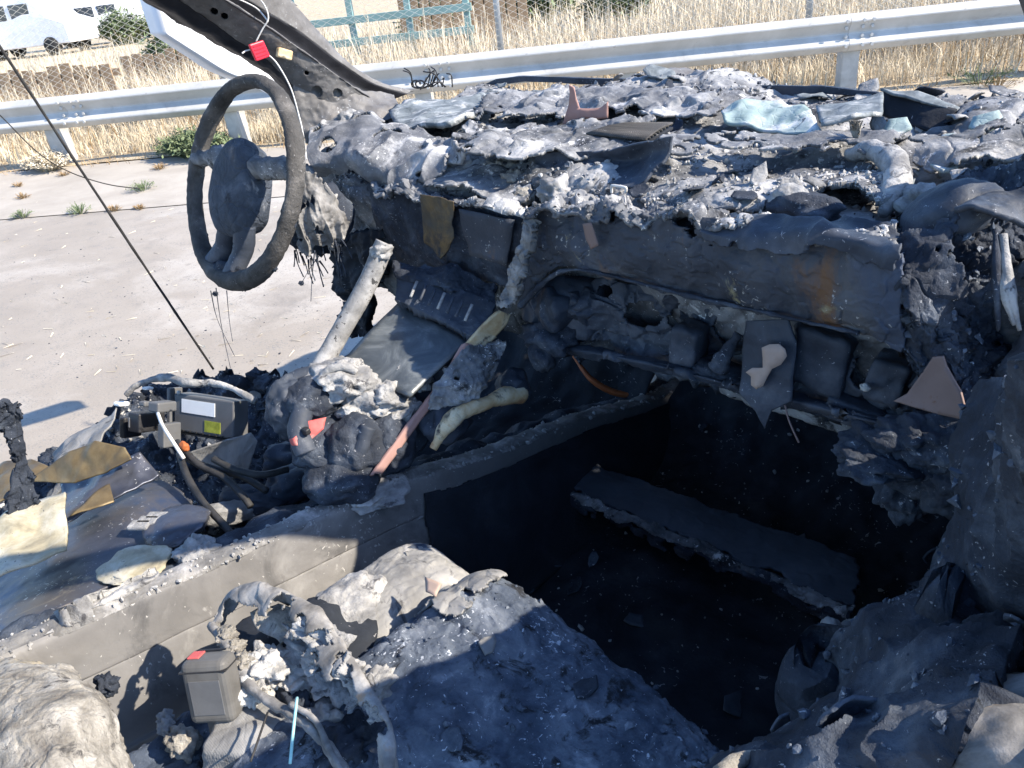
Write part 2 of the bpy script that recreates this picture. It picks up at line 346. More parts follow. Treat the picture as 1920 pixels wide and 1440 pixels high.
# ================================================================== SETTING
RA = PZ(0, 192, .5)[:2]; RB = PZ(1600, 25, .5)[:2]
RD = (RB-RA)/np.linalg.norm(RB-RA); RN = A(RD[1], -RD[0])        # rail direction, normal towards the car
def rp(s, off, z): return A(*(RA+RD*s+RN*off), z)
m_asph = mat('old_asphalt', [(.3, (.245, .216, .177)), (.5, (.285, .253, .209)), (.7, (.33, .296, .25))], 1.3, .95, .35, 70, .006, speck=(.20, .19, .175), speck_n=.16, speck_s=75, second=[((.44, .41, .36), .45, .50, .68), ((.235, .21, .178), 2.2, .56, .74), ((.20, .18, .15), 9, .60, .78), ((.15, .14, .125), 1.1, .64, .74)], crack=1.3)
m_conc = mat('gutter_concrete', [(.3, (.29, .26, .215)), (.55, (.37, .335, .28)), (.75, (.43, .395, .335))], 1.6, .95, .5, 45, .008, second=[((.22, .19, .15), 3, .62, .76), ((.48, .40, .26), 22, .66, .72)])
m_dirt = mat('straw_strewn_dirt', [(.3, (.28, .21, .13)), (.5, (.44, .36, .24)), (.7, (.56, .48, .34))], 3, .97, 1., 30, .03, second=[((.12, .085, .05), 6, .60, .70)])
def flat(name, pts, mt, nx=2, ny=2, amp=0):
    G = cr(np.array(pts, float), ny); G = cr(G.transpose(1, 0, 2), nx).transpose(1, 0, 2); P = G.reshape(-1, 3)
    if amp: P[:, 2] += amp*fbm(P*.9, 3)
    idx = np.arange(nx*ny).reshape(ny, nx); q = np.stack([idx[:-1,:-1], idx[:-1,1:], idx[1:,1:], idx[1:,:-1]], -1).reshape(-1, 4)
    n = np.cross(P[q[0][1]]-P[q[0][0]], P[q[0][3]]-P[q[0][0]])
    if n[2] < 0: q = q[:, ::-1]
    return tag(mesh(name, P, q, mt, None), kind='structure')
flat('ground', [[A(-900, -900, GZ-.004), A(900, -900, GZ-.004)], [A(-900, 900, GZ-.004), A(900, 900, GZ-.004)]], m_dirt)
flat('asphalt', [[rp(-60, 60, GZ), rp(60, 60, GZ)], [rp(-60, 2.15, GZ), rp(60, 2.15, GZ)]], m_asph, 2, 2)
flat('gutter', [[rp(-60, 2.14, GZ+.004), rp(60, 2.14, GZ+.004)], [rp(-60, .12, GZ+.006), rp(60, .12, GZ+.006)]], m_conc, 2, 2)
flat('verge', [[rp(-30, .12, GZ+.012), rp(40, .12, GZ+.012)], [rp(-30, -1.2, GZ+.03), rp(40, -1.2, GZ+.03)], [rp(-30, -9, GZ+.02), rp(40, -9, GZ+.02)]], m_dirt, 200, 60, .05)
# hills far off
hx = np.linspace(-1500, 300, 90); prof = 26+22*fbm(np.stack([hx*.004, hx*0, hx*0], 1), 4)
m_hill = mat('haze_tinted_hill', [(.3, (.36, .39, .44)), (.6, (.46, .48, .52))], .01, 1, 0)  # air haze put into the hill colour as pale blue-grey
HV = []; 
for k, (x, h) in enumerate(zip(hx, prof)):
    for off, zz in ((0, GZ-2), (60, h*.6), (150, h), (400, GZ-2)): HV.append([x, 900+x*.9+off, zz])
hi = np.arange(len(hx)*4).reshape(-1, 4); tag(mesh('hills', HV, np.stack([hi[:-1,:-1], hi[1:,:-1], hi[1:,1:], hi[:-1,1:]], -1).reshape(-1, 4), m_hill), kind='structure')

# ---- guardrail
gr = thing('guardrail', rp(4, -.1, GZ), 'galvanised W-beam guardrail on stout posts along the edge of the lot', 'guardrail')
prof = [(0, 0), (.028, .006), (.076, .050), (.083, .060), (.083, .070), (.076, .082), (.014, .142), (.008, .155), (.014, .168), (.070, .236), (.080, .246), (.080, .256), (.072, .268), (.028, .304), (0, .31)]
def beam(s0, s1, off):
    V = []; n = 2
    for s in (s0, s1):
        for d, z in prof: V.append(rp(s, d+off, .5-.31+z))
    m = len(prof); F = [[i, i+1, m+i+1, m+i] for i in range(m-1)]
    F = [f[::-1] for f in F]
    return mesh('rail_beam', V, F, m_galv, gr, smooth=False, solid=.003)
for k in range(-3, 6): beam(8.33-3.81*(k+1)+.003, 8.33-3.81*k, .0)
pv, pf = boxv((0, 0, 0), (.075, 0, 0), (0, .095, 0), (0, 0, .33))
ang = math.atan2(RD[1], RD[0])
pm = bpy.data.meshes.new('post'); pm.from_pydata([list(v) for v in pv], [], pf); pm.materials.append(m_post)
bv, bf = tubev([(0, .0, 0), (0, .012, 0)], [.016, .014], 8, 2); bmh = bpy.data.meshes.new('bolt'); bmh.from_pydata(bv.tolist(), [], bf); bmh.materials.append(m_galv)
for k in range(-5, 14):
    s = .42+k*1.99
    p = link('post', pm, None, gr, rp(s, -.115, GZ+.33), ang)
    p.modifiers.new('b', 'BEVEL').width = .008
for k in range(-1, 4):
    s0 = 8.33-3.81*k
    for ds in (-.03, .11, .19):
        for z in (.055, .128, .20, .255):
            zz = .19+z
            link('bolt', bmh, None, gr, rp(s0+ds, .052 if z in (.128, .20) else .086, zz), ang+math.pi)
# ---- chain-link fence
FO = -1.25
fz = thing('chain_link_fence', rp(4, FO, GZ), 'silver chain-link fence with round posts behind the guardrail', 'fence')
wv = .062; zz = np.arange(GZ+.03, 2.05, wv/2); parts = []
S0, S1 = -5, 17; nw = int((S1-S0)/wv); r = .0034
base = np.array([(math.cos(t), math.sin(t)) for t in (0, 2.094, 4.189)])
V = []; F = []; k = 0
tri = np.array([0, 1]*(len(zz)//2+1))[:len(zz)]
prm = np.zeros((nw, len(zz), 3, 3))
for j in range(nw):
    t = tri if j % 2 == 0 else 1-tri
    s = S0+j*wv+t*wv*(1 if j % 2 == 0 else 1)
    s = S0+j*wv+(tri*wv if j % 2 == 0 else (1-tri)*wv)
    sag = .012*math.sin(j*.13)
    for q in range(3):
        prm[j, :, q, 0] = RA[0]+RD[0]*(s+base[q, 0]*r)+RN[0]*(FO+base[q, 1]*r+sag)
        prm[j, :, q, 1] = RA[1]+RD[1]*(s+base[q, 0]*r)+RN[1]*(FO+base[q, 1]*r+sag)
        prm[j, :, q, 2] = zz
idx = np.arange(nw*len(zz)*3).reshape(nw, len(zz), 3)
q = np.stack([idx[:, :-1], np.roll(idx, -1, 2)[:, :-1], np.roll(idx, -1, 2)[:, 1:], idx[:, 1:]], -1).reshape(-1, 4)
tag(mesh('wire_mesh', prm.reshape(-1, 3), q, m_galv, fz), kind='stuff')
v = ray(935, 60); t = ((RA+RN*FO-CAM.C[:2]) @ RN)/(v[:2] @ RN); s935 = float(((CAM.C+v*t)[:2]-RA) @ RD)
v = ray(1514, 100); t = ((RA+RN*FO-CAM.C[:2]) @ RN)/(v[:2] @ RN); s1514 = float(((CAM.C+v*t)[:2]-RA) @ RD)
dS = s1514-s935
for k in range(-4, 4): tube('fence_post', [rp(s935+k*dS, FO-.035, GZ), rp(s935+k*dS, FO-.035, 2.1)], .034, m_galv, fz, 12, 2)
tube('top_rail', [rp(S0, FO-.03, 2.06), rp(S1, FO-.03, 2.06)], .022, m_galv, fz, 8, 2)

# ---- dry grass, weeds
def blades(n, so, oo, hh, mats, name, wid=.004, lean=.35, label='', clump=None):
    s = RNG.uniform(*so, n); o = RNG.uniform(*oo, n)
    if clump:
        d = fbm(np.stack([s*clump, o*clump, 0*s], 1), 3); kp = d > RNG.uniform(-.7, .5, n); s, o = s[kp], o[kp]; n = len(s)
    h = RNG.uniform(*hh, n)*RNG.uniform(.5, 1, n); a = RNG.uniform(0, 2*math.pi, n); l = RNG.normal(0, lean, n)*h; b = RNG.uniform(0, 2*math.pi, n)
    x = RA[0]+RD[0]*s+RN[0]*o; y = RA[1]+RD[1]*s+RN[1]*o; z = np.full(n, GZ+.0)
    w = wid*RNG.uniform(.5, 1.4, n); V = np.zeros((n, 5, 3))
    for k, (hf, wf, lf) in enumerate(((0, 1, 0), (0, -1, 0), (.55, .8, .35), (.55, -.8, .35), (1, 0, 1))):
        V[:, k, 0] = x+np.cos(b)*w*wf+np.cos(a)*l*lf; V[:, k, 1] = y+np.sin(b)*w*wf+np.sin(a)*l*lf; V[:, k, 2] = z+h*hf*(1-.25*abs(lf)*np.minimum(1, np.abs(l)/h))
    i = np.arange(n)[:, None]*5
    F = np.concatenate([i+np.array([0, 1, 3]), i+np.array([0, 3, 2]), i+np.array([2, 3, 4])])
    return tag(mesh(name, V.reshape(-1, 3), F, mats, None, smooth=False), label, 'grass', kind='stuff')
m_straw = mat('dry_straw', [(.3, (.42, .345, .235)), (.5, (.56, .49, .36)), (.7, (.70, .64, .51))], 6, .9, 0, detail=4)
m_straw2 = mat('brown_straw', [(.3, (.17, .11, .055)), (.5, (.30, .21, .11)), (.7, (.46, .36, .21))], 5, .9, 0, detail=4)
m_green = mat('green_weed', [(.3, (.08, .115, .05)), (.5, (.13, .165, .08)), (.7, (.21, .235, .13))], 20, .8, 0, detail=4)
blades(52000, (-6, 17), (-1.25, -.2), (.12, .42), m_straw, 'dry_grass', .0035, .5, 'dense dry straw-coloured grass between the guardrail and the fence', 1.2)
blades(62000, (-8, 19), (-5.5, -1.25), (.35, .85), m_straw, 'dry_grass', .005, .35, 'tall dry straw-coloured grass behind the chain-link fence', .8)
blades(22000, (-8, 19), (-6, -.3), (.2, .75), m_straw2, 'brown_weeds', .004, .6, 'brown dead weeds mixed through the dry grass', 1.0)
blades(50000, (-14, 26), (-14, -5), (.4, .9), m_straw, 'dry_grass', .009, .35, 'far dry straw-coloured grass spreading beyond the fence', .5)
blades(4000, (-6, 17), (-.45, .28), (.03, .16), m_straw2, 'straw_litter', .004, 1.6, 'flattened straw litter along the foot of the guardrail', 1.5)
def stalk(s, o, h, k):
    P = rp(s, o, GZ+.02); lean = A(random.uniform(-.12, .12), random.uniform(-.12, .12), 0)*h
    parts = [tubev([P, P+lean*.5+A(0, 0, h*.5), P+lean+A(0, 0, h)], [.006, .004, .002], 5, 6)]
    for j in range(7):
        q = P+lean*(.4+.08*j)+A(0, 0, h*(.4+.085*j)); d = A(random.uniform(-1, 1), random.uniform(-1, 1), .9)*h*.16
        parts.append(tubev([q, q+d*.6, q+d+A(0, 0, .02)], [.003, .002, .001], 4, 4))
    V, F = joinv(parts); return tag(mesh('dry_stalk', V, F, m_straw, None), 'tall dry branching weed stalk standing behind the guardrail', 'weed', 'tall dry weed stalks behind the guardrail')
for k in range(46): stalk(random.uniform(-3, 14), random.uniform(-3.2, -.5), random.uniform(.55, 1.15), k)
def bush(name, c, rx, ry, h, n, mt, label, cat, group=None, lw=.006):
    parts = []; V = []; F = []; k = 0
    for i in range(n):
        a = random.uniform(0, 6.283); rr = math.sqrt(random.random()); d = A(math.cos(a)*rx*rr, math.sin(a)*ry*rr, 0)
        b = c+d*.35; tip = c+d+A(0, 0, h*(1-.55*rr*rr)*random.uniform(.5, 1)); mid = (b+tip)/2+A(0, 0, h*.12); w = A(-math.sin(a), math.cos(a), random.uniform(-.5, .5))*lw
        V += [b+w*.5, b-w*.5, mid+w, mid-w, tip]; F += [[k, k+1, k+3, k+2], [k+2, k+3, k+4]]; k += 5
        for j in range(4):
            q = mid+(tip-mid)*random.random(); e = A(random.gauss(0, 1), random.gauss(0, 1), random.gauss(.3, .6)); e *= .045/np.linalg.norm(e)*random.uniform(.5, 1.3)*(h/.25); ww = np.cross(e, A(.3, .5, .8))*.22
            V += [q, q+e*.5+ww, q+e, q+e*.5-ww]; F += [[k, k+1, k+2, k+3]]; k += 4
    return tag(mesh(name, V, F, mt, None, smooth=False), label, cat, group)
bush('green_bush', PZ(370, 292, GZ), .62, .40, .30, 700, m_green, 'low spreading green bush at the foot of the guardrail', 'bush')
bush('dead_weed', PZ(95, 318, GZ), .42, .26, .22, 260, m_straw, 'bleached dead weed clump in front of a guardrail post', 'weed', lw=.01)
for i, (px, py, s) in enumerate([(150, 400, .12), (268, 358, .14), (42, 408, .10), (44, 372, .08), (215, 395, .07), (300, 318, .10), (1840, 160, .26), (1815, 128, .2), (1870, 165, .16), (35, 350, .07), (262, 392, .06), (120, 330, .08)]):
    bush('gutter_weed', PZ(px, py, GZ), s*1.3, s, s*.8, 50, m_green if i in (0, 2, 1, 6) else m_straw2, ('small green weed tuft' if i in (0, 2, 1, 6) else 'small brown dried weed tuft')+' growing from the paving by the guardrail', 'weed', 'weed tufts growing in the gutter', lw=.004)
# straw bits on the asphalt
V = []; F = []; k = 0
for i in range(150):
    p = PZ(random.uniform(0, 620), random.uniform(330, 700), GZ+.003); a = random.uniform(0, 6.28); l = random.uniform(.008, .035); d = A(math.cos(a), math.sin(a), 0)*l; w = A(-math.sin(a), math.cos(a), 0)*random.uniform(.001, .0025)
    V += [p-d+w, p-d-w, p+d-w, p+d+w+A(0, 0, .004)]; F.append([k, k+1, k+2, k+3]); k += 4
tag(mesh('straw_bits', V, F, m_straw, None, False), 'scattered straw bits and leaf litter on the asphalt', 'litter', kind='stuff')

V = []; F = []; v0, f0 = ico(1)
for i in range(420):
    u = random.random(); p = PZ(random.uniform(-20, 640), 330+380*math.sqrt(random.random()), GZ); sz_ = .0015*(5 ** (random.random()**2.6))*.62
    V.append((v0*(1+.3*RNG.normal(size=(len(v0), 1)))*sz_*A(1.3, 1.1, .6))+p+A(0, 0, sz_*.3)); F.append(f0+i*len(v0))
tag(mesh('asphalt_grit', np.concatenate(V), np.concatenate(F), m_char, None, False), 'dark grit and burnt crumbs scattered over the pale asphalt', 'grit', kind='stuff')
# ---- things behind the fence
m_teald = mat('teal_paint', [(.3, (.17, .27, .25)), (.6, (.22, .33, .31))], 2, .5, .1)
m_dk = mat('dark_rubber', [(.3, (.01, .01, .01)), (.6, (.025, .025, .025))], 4, .7, .1)
m_win = mat('vehicle_glass', [(.3, (.03, .04, .05)), (.6, (.06, .07, .08))], 2, .1, 0, spec=.6)
def van(px, py, dist_off, L, Hh, label, rz):
    v = ray(px, py); v = v[:2]/np.linalg.norm(v[:2]); c = CAM.C[:2]+v*dist_off
    root = thing('parked_van', A(*c, GZ), label, 'van', 'white vehicles parked beyond the fence')
    x = A(math.cos(rz), math.sin(rz), 0); y = A(-math.sin(rz), math.cos(rz), 0); z = A(0, 0, 1); o = A(*c, GZ)
    pr = [(-L/2, .35), (-L/2, Hh*.95), (-L/2+.15, Hh), (L*.22, Hh), (L*.36, Hh*.62), (L/2-.05, Hh*.52), (L/2, .4)]
    V = [o+x*a+z*b+y*s*(.95 if b < Hh*.7 else .85) for s in (-1, 1) for a, b in pr]; n = len(pr)
    F = [list(range(n))[::-1], list(range(n, 2*n))]+[[i, (i+1) % n, n+(i+1) % n, n+i] for i in range(n)]
    mesh('body', V, F, m_white, root, False, bevel=.05)
    for s in (-1, 1):
        for a in (-L*.3, -L*.08, L*.13):
            box('window', o+x*a+y*s*.9+z*Hh*.75, x*L*.085, y*.03, z*Hh*.12, m_win, root, .01)
        for a in (-L*.3, L*.32):
            tube('wheel', [o+x*a+y*s*.80+z*.34, o+x*a+y*s*.99+z*.34], .34, m_dk, root, 20, 2)
van(60, 80, 40, 5.0, 2.2, 'white van parked beyond the fence near the wooden pallets', .6)
van(205, 80, 44, 4.6, 1.8, 'white estate vehicle parked beyond the fence next to a van', .9)
van(-110, 80, 42, 5.4, 2.4, 'white high-roofed van parked beyond the fence', .6)
def pallet_fence(px, py, d, n, h, label):
    v = ray(px, py); v = v[:2]/np.linalg.norm(v[:2]); c = A(*(CAM.C[:2]+v*d), GZ)
    root = thing('plank_fence', c, label, 'fence', 'plank barriers beyond the fence')
    for i in range(n):
        q = c+A(*(RD*(i-n/2)*.2), h/2); box('plank', q+A(0, 0, random.uniform(-.04, .04)), A(*(RD*.085), 0), A(*(RN*.012), 0), A(0, 0, h/2), m_wood, root, .004)
    for z in (h*.25, h*.8): box('crossbar', c+A(*(-RN*.04), z), A(*(RD*n*.1), 0), A(*(RN*.02), 0), A(0, 0, .05), m_wood, root, .004)
pallet_fence(70, 120, 14, 12, .75, 'weathered brown plank barrier in the grass below the parked van')
pallet_fence(330, 100, 15, 9, .7, 'weathered brown plank barrier in the grass behind the windshield pillar')
pallet_fence(880, 40, 16, 12, 1.0, 'weathered brown plank barrier in the grass beside the teal rack')
v = ray(710, 20); v = v[:2]/np.linalg.norm(v[:2]); c = A(*(CAM.C[:2]+v*15), GZ)
root = thing('storage_rack', c, 'teal painted steel storage rack standing beyond the fence', 'rack')
for i in (-1.5, -.5, .5, 1.5):
    box('upright', c+A(*(RD*i), 1.0), A(*(RD*.05), 0), A(*(RN*.05), 0), A(0, 0, 1.0), m_teald, root, .005)
for z in (.45, .8, 1.4): box('shelf_beam', c+A(*(RN*.06), z), A(*(RD*1.6), 0), A(*(RN*.03), 0), A(0, 0, .06), m_teald, root, .005)
for i, (px, py, d, rr, hh) in enumerate([(292, 60, 17, .45, 1.0), (800, 25, 18, .6, 1.2), (1000, 15, 19, 1.0, 1.2), (225, 40, 40, 1.3, 1.5), (1150, 5, 17, .7, 1.0)]):
    v = ray(px, py); v = v[:2]/np.linalg.norm(v[:2])
    bush('dark_shrub', A(*(CAM.C[:2]+v*d), GZ), rr, rr, hh, 500, m_green, ['dusty green shrub between the parked vans and the windshield pillar', 'dusty green shrub beside the teal storage rack', 'wide dusty green shrub beyond the plank barrier near the rack', 'large distant green shrub behind the white vehicles', 'small dusty green shrub far beyond the fence above the cowl'][i], 'shrub', 'shrubs beyond the fence', lw=.04)

# ================================================================== THE BURNT CAR
car = thing('burnt_car', (0, .3, GZ), 'burnt-out car with melted dashboard, bare steering wheel, charred seat and stripped pillars', 'car')

# ---- shell: floor, firewall, sill, nose (what the cabin sits in)
def rowsx(xs, prof): return [[A(x, y, z) for x in xs] for y, z in prof]
D1 = [(6, .02, 'f'), (22, .008, 'f'), (70, .004, 'r')]
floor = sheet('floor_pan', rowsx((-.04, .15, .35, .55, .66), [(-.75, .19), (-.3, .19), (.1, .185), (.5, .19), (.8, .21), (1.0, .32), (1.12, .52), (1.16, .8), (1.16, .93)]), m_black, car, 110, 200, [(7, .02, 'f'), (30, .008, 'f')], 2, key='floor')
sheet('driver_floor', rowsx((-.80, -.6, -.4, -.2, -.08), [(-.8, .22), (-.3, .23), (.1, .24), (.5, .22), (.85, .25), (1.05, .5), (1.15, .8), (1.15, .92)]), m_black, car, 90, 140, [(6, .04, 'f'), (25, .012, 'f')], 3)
for s in (-1, 1):
    sheet('door_sill', [[A(s*a, y, z) for y in (-.9, -.4, 0, .4, .8, 1.1)] for a, z in ((.74, .12), (.76, .30), (.80, .335), (.86, .32), (.88, .10))], m_chars, car, 100, 24, [(20, .008, 'f'), (60, .004, 'f')], 4+s, face=(s*.3, 0, 1))
# nose of the car, burnt and low
sheet('engine_bay', rowsx((-.8, -.4, 0, .4, .8), [(1.2, .70), (1.45, .62), (1.9, .6), (2.2, .55), (2.3, .2)]), m_char, car, 90, 90, [(5, .12, 'f'), (18, .05, 'f'), (50, .015, 'r')], 8, face=(0, 0, 1))
for s in (-1, 1):
    sheet('front_fender', [[A(s*a, y, z) for y in (1.05, 1.4, 1.8, 2.25)] for a, z in ((.74, .80), (.86, .82), (.92, .62), (.92, .1))], m_primer, car, 60, 30, [(8, .02, 'f')], 10+s, face=(s, 0, .5))
sheet('kick_panel', [[A(x, y, z) for y in (.46, .62, .8, 1.0, 1.2)] for z, x in ((.16, .69), (.4, .70), (.7, .71), (.93, .72))], m_char, car, 60, 60, [(12, .02, 'f'), (30, .008, 'c')], 13, .03, face=(-1, 0, 0))
sheet('roof', [[A(x, y, 1.53-.05*(abs(x)/.6)**3+.02*math.sin(y*2)) for x in (-.6, -.3, 0, .3, .6)] for y in (.02, -.4, -.9, -1.4)], m_primer, car, 50, 60, [(5, .02, 'f')], 14, .02, face=(0, 0, 1))
tube('roof_rail', [PX(-60, -195, -.60), A(-.585, -.05, 1.49), A(-.58, -.5, 1.52), A(-.58, -1.4, 1.50)], .035, m_primer, car, 10, 30, .004)
# passenger windshield pillar, roof rails and roof edge (they rise out of the picture)
tube('windshield_pillar', [A(.72, .95, .90), A(.71, .74, 1.0), A(.67, .40, 1.24), A(.62, .05, 1.46), A(.60, -.15, 1.53)], [.05, .045, .035, .035, .035], m_primer, car, 10, 40, .006)

# ---- driver's windshield pillar: flanges, holed inner panel, channel
def pline(pts, xs): return [PX(px, py, x) for (px, py), x in zip(pts, xs)]
L0 = pline([(-60, -195), (110, -95), (262, 0), (400, 82), (490, 132), (540, 195), (572, 255)], [-.66, -.70, -.74, -.77, -.78, -.79, -.79])
L1 = pline([(20, -200), (180, -95), (335, 0), (425, 62), (512, 122), (568, 185), (592, 240)], [-.60, -.64, -.68, -.70, -.715, -.72, -.72])
L2 = pline([(110, -205), (265, -100), (425, 0), (500, 48), (575, 100), (645, 150), (705, 190)], [-.56, -.60, -.63, -.65, -.66, -.665, -.67])
L3 = pline([(150, -205), (305, -100), (462, 0), (560, 58), (640, 118), (700, 156), (765, 176)], [-.60, -.65, -.68, -.70, -.71, -.72, -.72])
L4 = pline([(225, -205), (385, -100), (545, 0), (602, 62), (662, 124), (722, 158), (775, 170)], [-.62, -.66, -.70, -.72, -.73, -.74, -.74])
holes = [(PX(402, 22, -.69), .006), (PX(421, 31, -.69), .006), (PX(594, 172, -.69), .011), (PX(633, 175, -.68), .009), (PX(575, 137, -.69), .004), (PX(598, 202, -.70), .004)]
def holef(P):
    k = np.zeros(len(P), bool)
    for c, r in holes: k |= np.linalg.norm(np.cross(P-CAM.C, (c-CAM.C)/np.linalg.norm(c-CAM.C)), axis=1) < r
    a, b = PX(497, 78, -.69), PX(516, 84, -.69)
    t = np.clip(((P-a) @ (b-a))/((b-a) @ (b-a)), 0, 1); k |= np.linalg.norm(P-(a+t[:, None]*(b-a)), axis=1) < .0065
    return k
pil = sheet('windshield_pillar', [L1, [.55*a+.45*b+A(.012, 0, 0) for a, b in zip(L1, L2)], L2], m_primer, car, 330, 60, [(30, .003, 'f'), (90, .0015, 'f')], 5, .003, hole=holef)
sheet('outer_flange', [L0, [.5*a+.5*b+A(.01, 0, -.01) for a, b in zip(L0, L1)], L1], m_pblack, pil, 160, 20, [(25, .004, 'f'), (80, .002, 'f')], 6, .003, rag=(0, 0, .006, 0))
sheet('channel', [L2, [.5*a+.5*b+A(-.03, .0, -.01) for a, b in zip(L2, L3)], L3], m_pblack, pil, 160, 16, [(40, .002, 'f')], 7, .003)
sheet('glass_flange', [L3, [.5*a+.5*b+A(.004, 0, .004) for a, b in zip(L3, L4)], L4], m_primer, pil, 160, 16, [(40, .002, 'f')], 8, .003, rag=(0, 0, 0, .004))
sheet('pillar_backing', [[p+A(-.03, .01, 0) for p in L1], [p+A(-.05, .01, 0) for p in L2]], m_black, pil, 60, 8, [], 9, .003)
wp = [[PX(*p, -1.17) for p in r] for r in ([(290, -8), (345, 32), (405, 74), (480, 122), (545, 160), (600, 165), (655, 172)], [(302, 30), (362, 72), (420, 108), (485, 140), (545, 172), (600, 182), (660, 186)], [(312, 64), (372, 102), (432, 138), (495, 158), (548, 186), (605, 200), (665, 205)])]
sheet('painted_mirror_remnant', wp, m_white, pil, 60, 16, [(5, .004, 'f')], 9, .09)  # unseen forward end added behind the gusset to lengthen the ground shadow
# base gusset where the pillar meets the dash
sheet('pillar_gusset', [[PX(548, 150, -.72), PX(600, 150, -.70), PX(660, 165, -.68), PX(740, 175, -.68)], [PX(555, 205, -.72), PX(610, 205, -.69), PX(670, 200, -.66), PX(745, 195, -.64)], [PX(575, 270, -.72), PX(620, 255, -.67), PX(690, 235, -.63), PX(755, 215, -.60)]], m_primer, pil, 80, 50, [(20, .008, 'f'), (60, .004, 'f')], 11, .004)
box('clip_bracket', PX(533, 101, -.66), A(.002, .014, -.006), A(.006, 0, 0), A(0, .004, .0085), m_cream, pil, .003)

# ---- dashboard body
xs = np.linspace(-.66, .74, 9)
dprof = [(.60, .60), (.56, .72), (.535, .80), (.52, .865), (.56, .905), (.66, .918), (.78, .93), (.92, .95), (1.04, .965), (1.12, .955), (1.16, .88)]
rows = []
for y, z in dprof:
    rows.append([A(x, y+.02*math.sin(x*7+1), z+(.018*math.sin(x*9+2*y)+.012*math.cos(x*4.1)) * (1 if z > .86 else .3)+(-.012 if x > .6 else 0)) for x in xs])
dash = sheet('dashboard', rows, m_ash, car, 380, 260, [(5, .016, 'f'), (9, .011, 'c'), (20, .005, 'c'), (52, .0015, 'c'), (110, .0012, 'f')], 12, .01, key='dash')

# steering wheel
WC = A(-.467, .286, .935); tilt = .427; R0 = .1736
wn = A(0, -math.cos(tilt), math.sin(tilt)); wa = A(1, 0, 0); wb = np.cross(wn, wa); wb = -wb if wb[2] < 0 else wb
wheel = sheet_w = None
th = np.linspace(0, 2*math.pi, 160, endpoint=False); ph = np.linspace(0, 2*math.pi, 14, endpoint=False)
rr = .0125+.0006*np.sin(th*3)+.006*np.clip(np.cos(th+math.pi/2-.1), 0, 1)**3
V = []
for t, r in zip(th, rr):
    d = wa*math.cos(t)+wb*math.sin(t)
    for p in ph: V.append(WC+d*(R0+math.cos(p)*r*.95)+wn*math.sin(p)*r*1.25)
V = np.array(V); dd = fbm(V*80, 3)*.0018+fbm(V*18, 2)*.0015
cen = np.repeat(np.array([WC+(wa*math.cos(t)+wb*math.sin(t))*R0 for t in th]), 14, 0); nv_ = V-cen; V = V+nv_/np.linalg.norm(nv_, axis=1, keepdims=True)*dd[:, None]
idx = np.arange(160*14).reshape(160, 14); a1 = np.roll(idx, -1, 0); F = np.stack([idx, np.roll(idx, -1, 1), np.roll(a1, -1, 1), a1], -1).reshape(-1, 4)
m_rim = mat('scorched_rim', [(.3, (.03, .029, .028)), (.5, (.07, .067, .063)), (.7, (.16, .15, .14))], 16, .85, .9, 150, .004, speck=(.22, .21, .2), speck_n=.05, speck_s=160)
wheel = mesh('steering_wheel', V, F, m_rim, car)
# hub: rounded shield
sec = [(-.084, .030), (-.072, .050), (-.04, .060), (.0, .061), (.04, .054), (.072, .040), (.084, .022)]
V = []; nsg = 28
for lay, (dz, sc) in enumerate(((-.03, .8), (.0, 1.0), (.022, .97), (.034, .80), (.038, .4))):
    for k in range(nsg):
        a = 2*math.pi*k/nsg; u = math.cos(a); vv = math.sin(a); yy = np.sign(vv)*abs(vv)**.75*.082; hw = np.interp(yy, [s[0] for s in sec], [s[1] for s in sec])
        xx = np.sign(u)*hw*min(1, abs(u)**.33)
        V.append(WC+A(-.004, 0, -.012)+(wa*xx+wb*yy)*sc*1.08+wn*(dz))
V = np.array(V); V += (fbm(V*14, 2)*.010)[:, None]*wn+fbm(V*55, 3)[:, None]*.003
F = [[l*nsg+k, l*nsg+(k+1) % nsg, (l+1)*nsg+(k+1) % nsg, (l+1)*nsg+k] for l in range(4) for k in range(nsg)]+[list(range(4*nsg, 5*nsg))]
hub = mesh('hub', V, F, m_hubm, wheel); hm = hub.modifiers.new('ss', 'SUBSURF'); hm.levels = hm.render_levels = 2
def wpnt(u, v, w): return WC+wa*u+wb*v+wn*w
tube('spoke', [wpnt(-.045, .03, 0), wpnt(-.10, .035, -.005), wpnt(-.168, .03, 0)], [.014, .022, .012], m_ash, wheel, 12, 40, .016)
tube('spoke', [wpnt(.045, .03, 0), wpnt(.11, .035, -.005), wpnt(.168, .03, 0)], [.014, .020, .011], m_ash, wheel, 12, 40, .016, 5)
tube('spoke', [wpnt(-.02, -.07, 0), wpnt(-.045, -.12, -.008), wpnt(-.07, -.155, 0)], [.022, .019, .016], m_chars, wheel, 12, 24, .003)
tube('spoke', [wpnt(.03, -.07, 0), wpnt(.02, -.12, -.008), wpnt(.0, -.168, 0)], [.020, .018, .016], m_chars, wheel, 12, 24, .003)
for i in range(11):
    t = random.uniform(math.pi*1.02, math.pi*1.98); q = wpnt(R0*math.cos(t), R0*math.sin(t), random.uniform(-.012, .008))
    lump('melted_drip', q+A(0, 0, -.006), (random.uniform(.006, .012), .006, random.uniform(.006, .013)), m_char, wheel, .5, 2.4, 3, 200+i, fine=.1)
lump('melted_drip', wpnt(-.02, -.165, -.004), (.07, .02, .022), m_char, wheel, .5, 2.2, 4, 3)
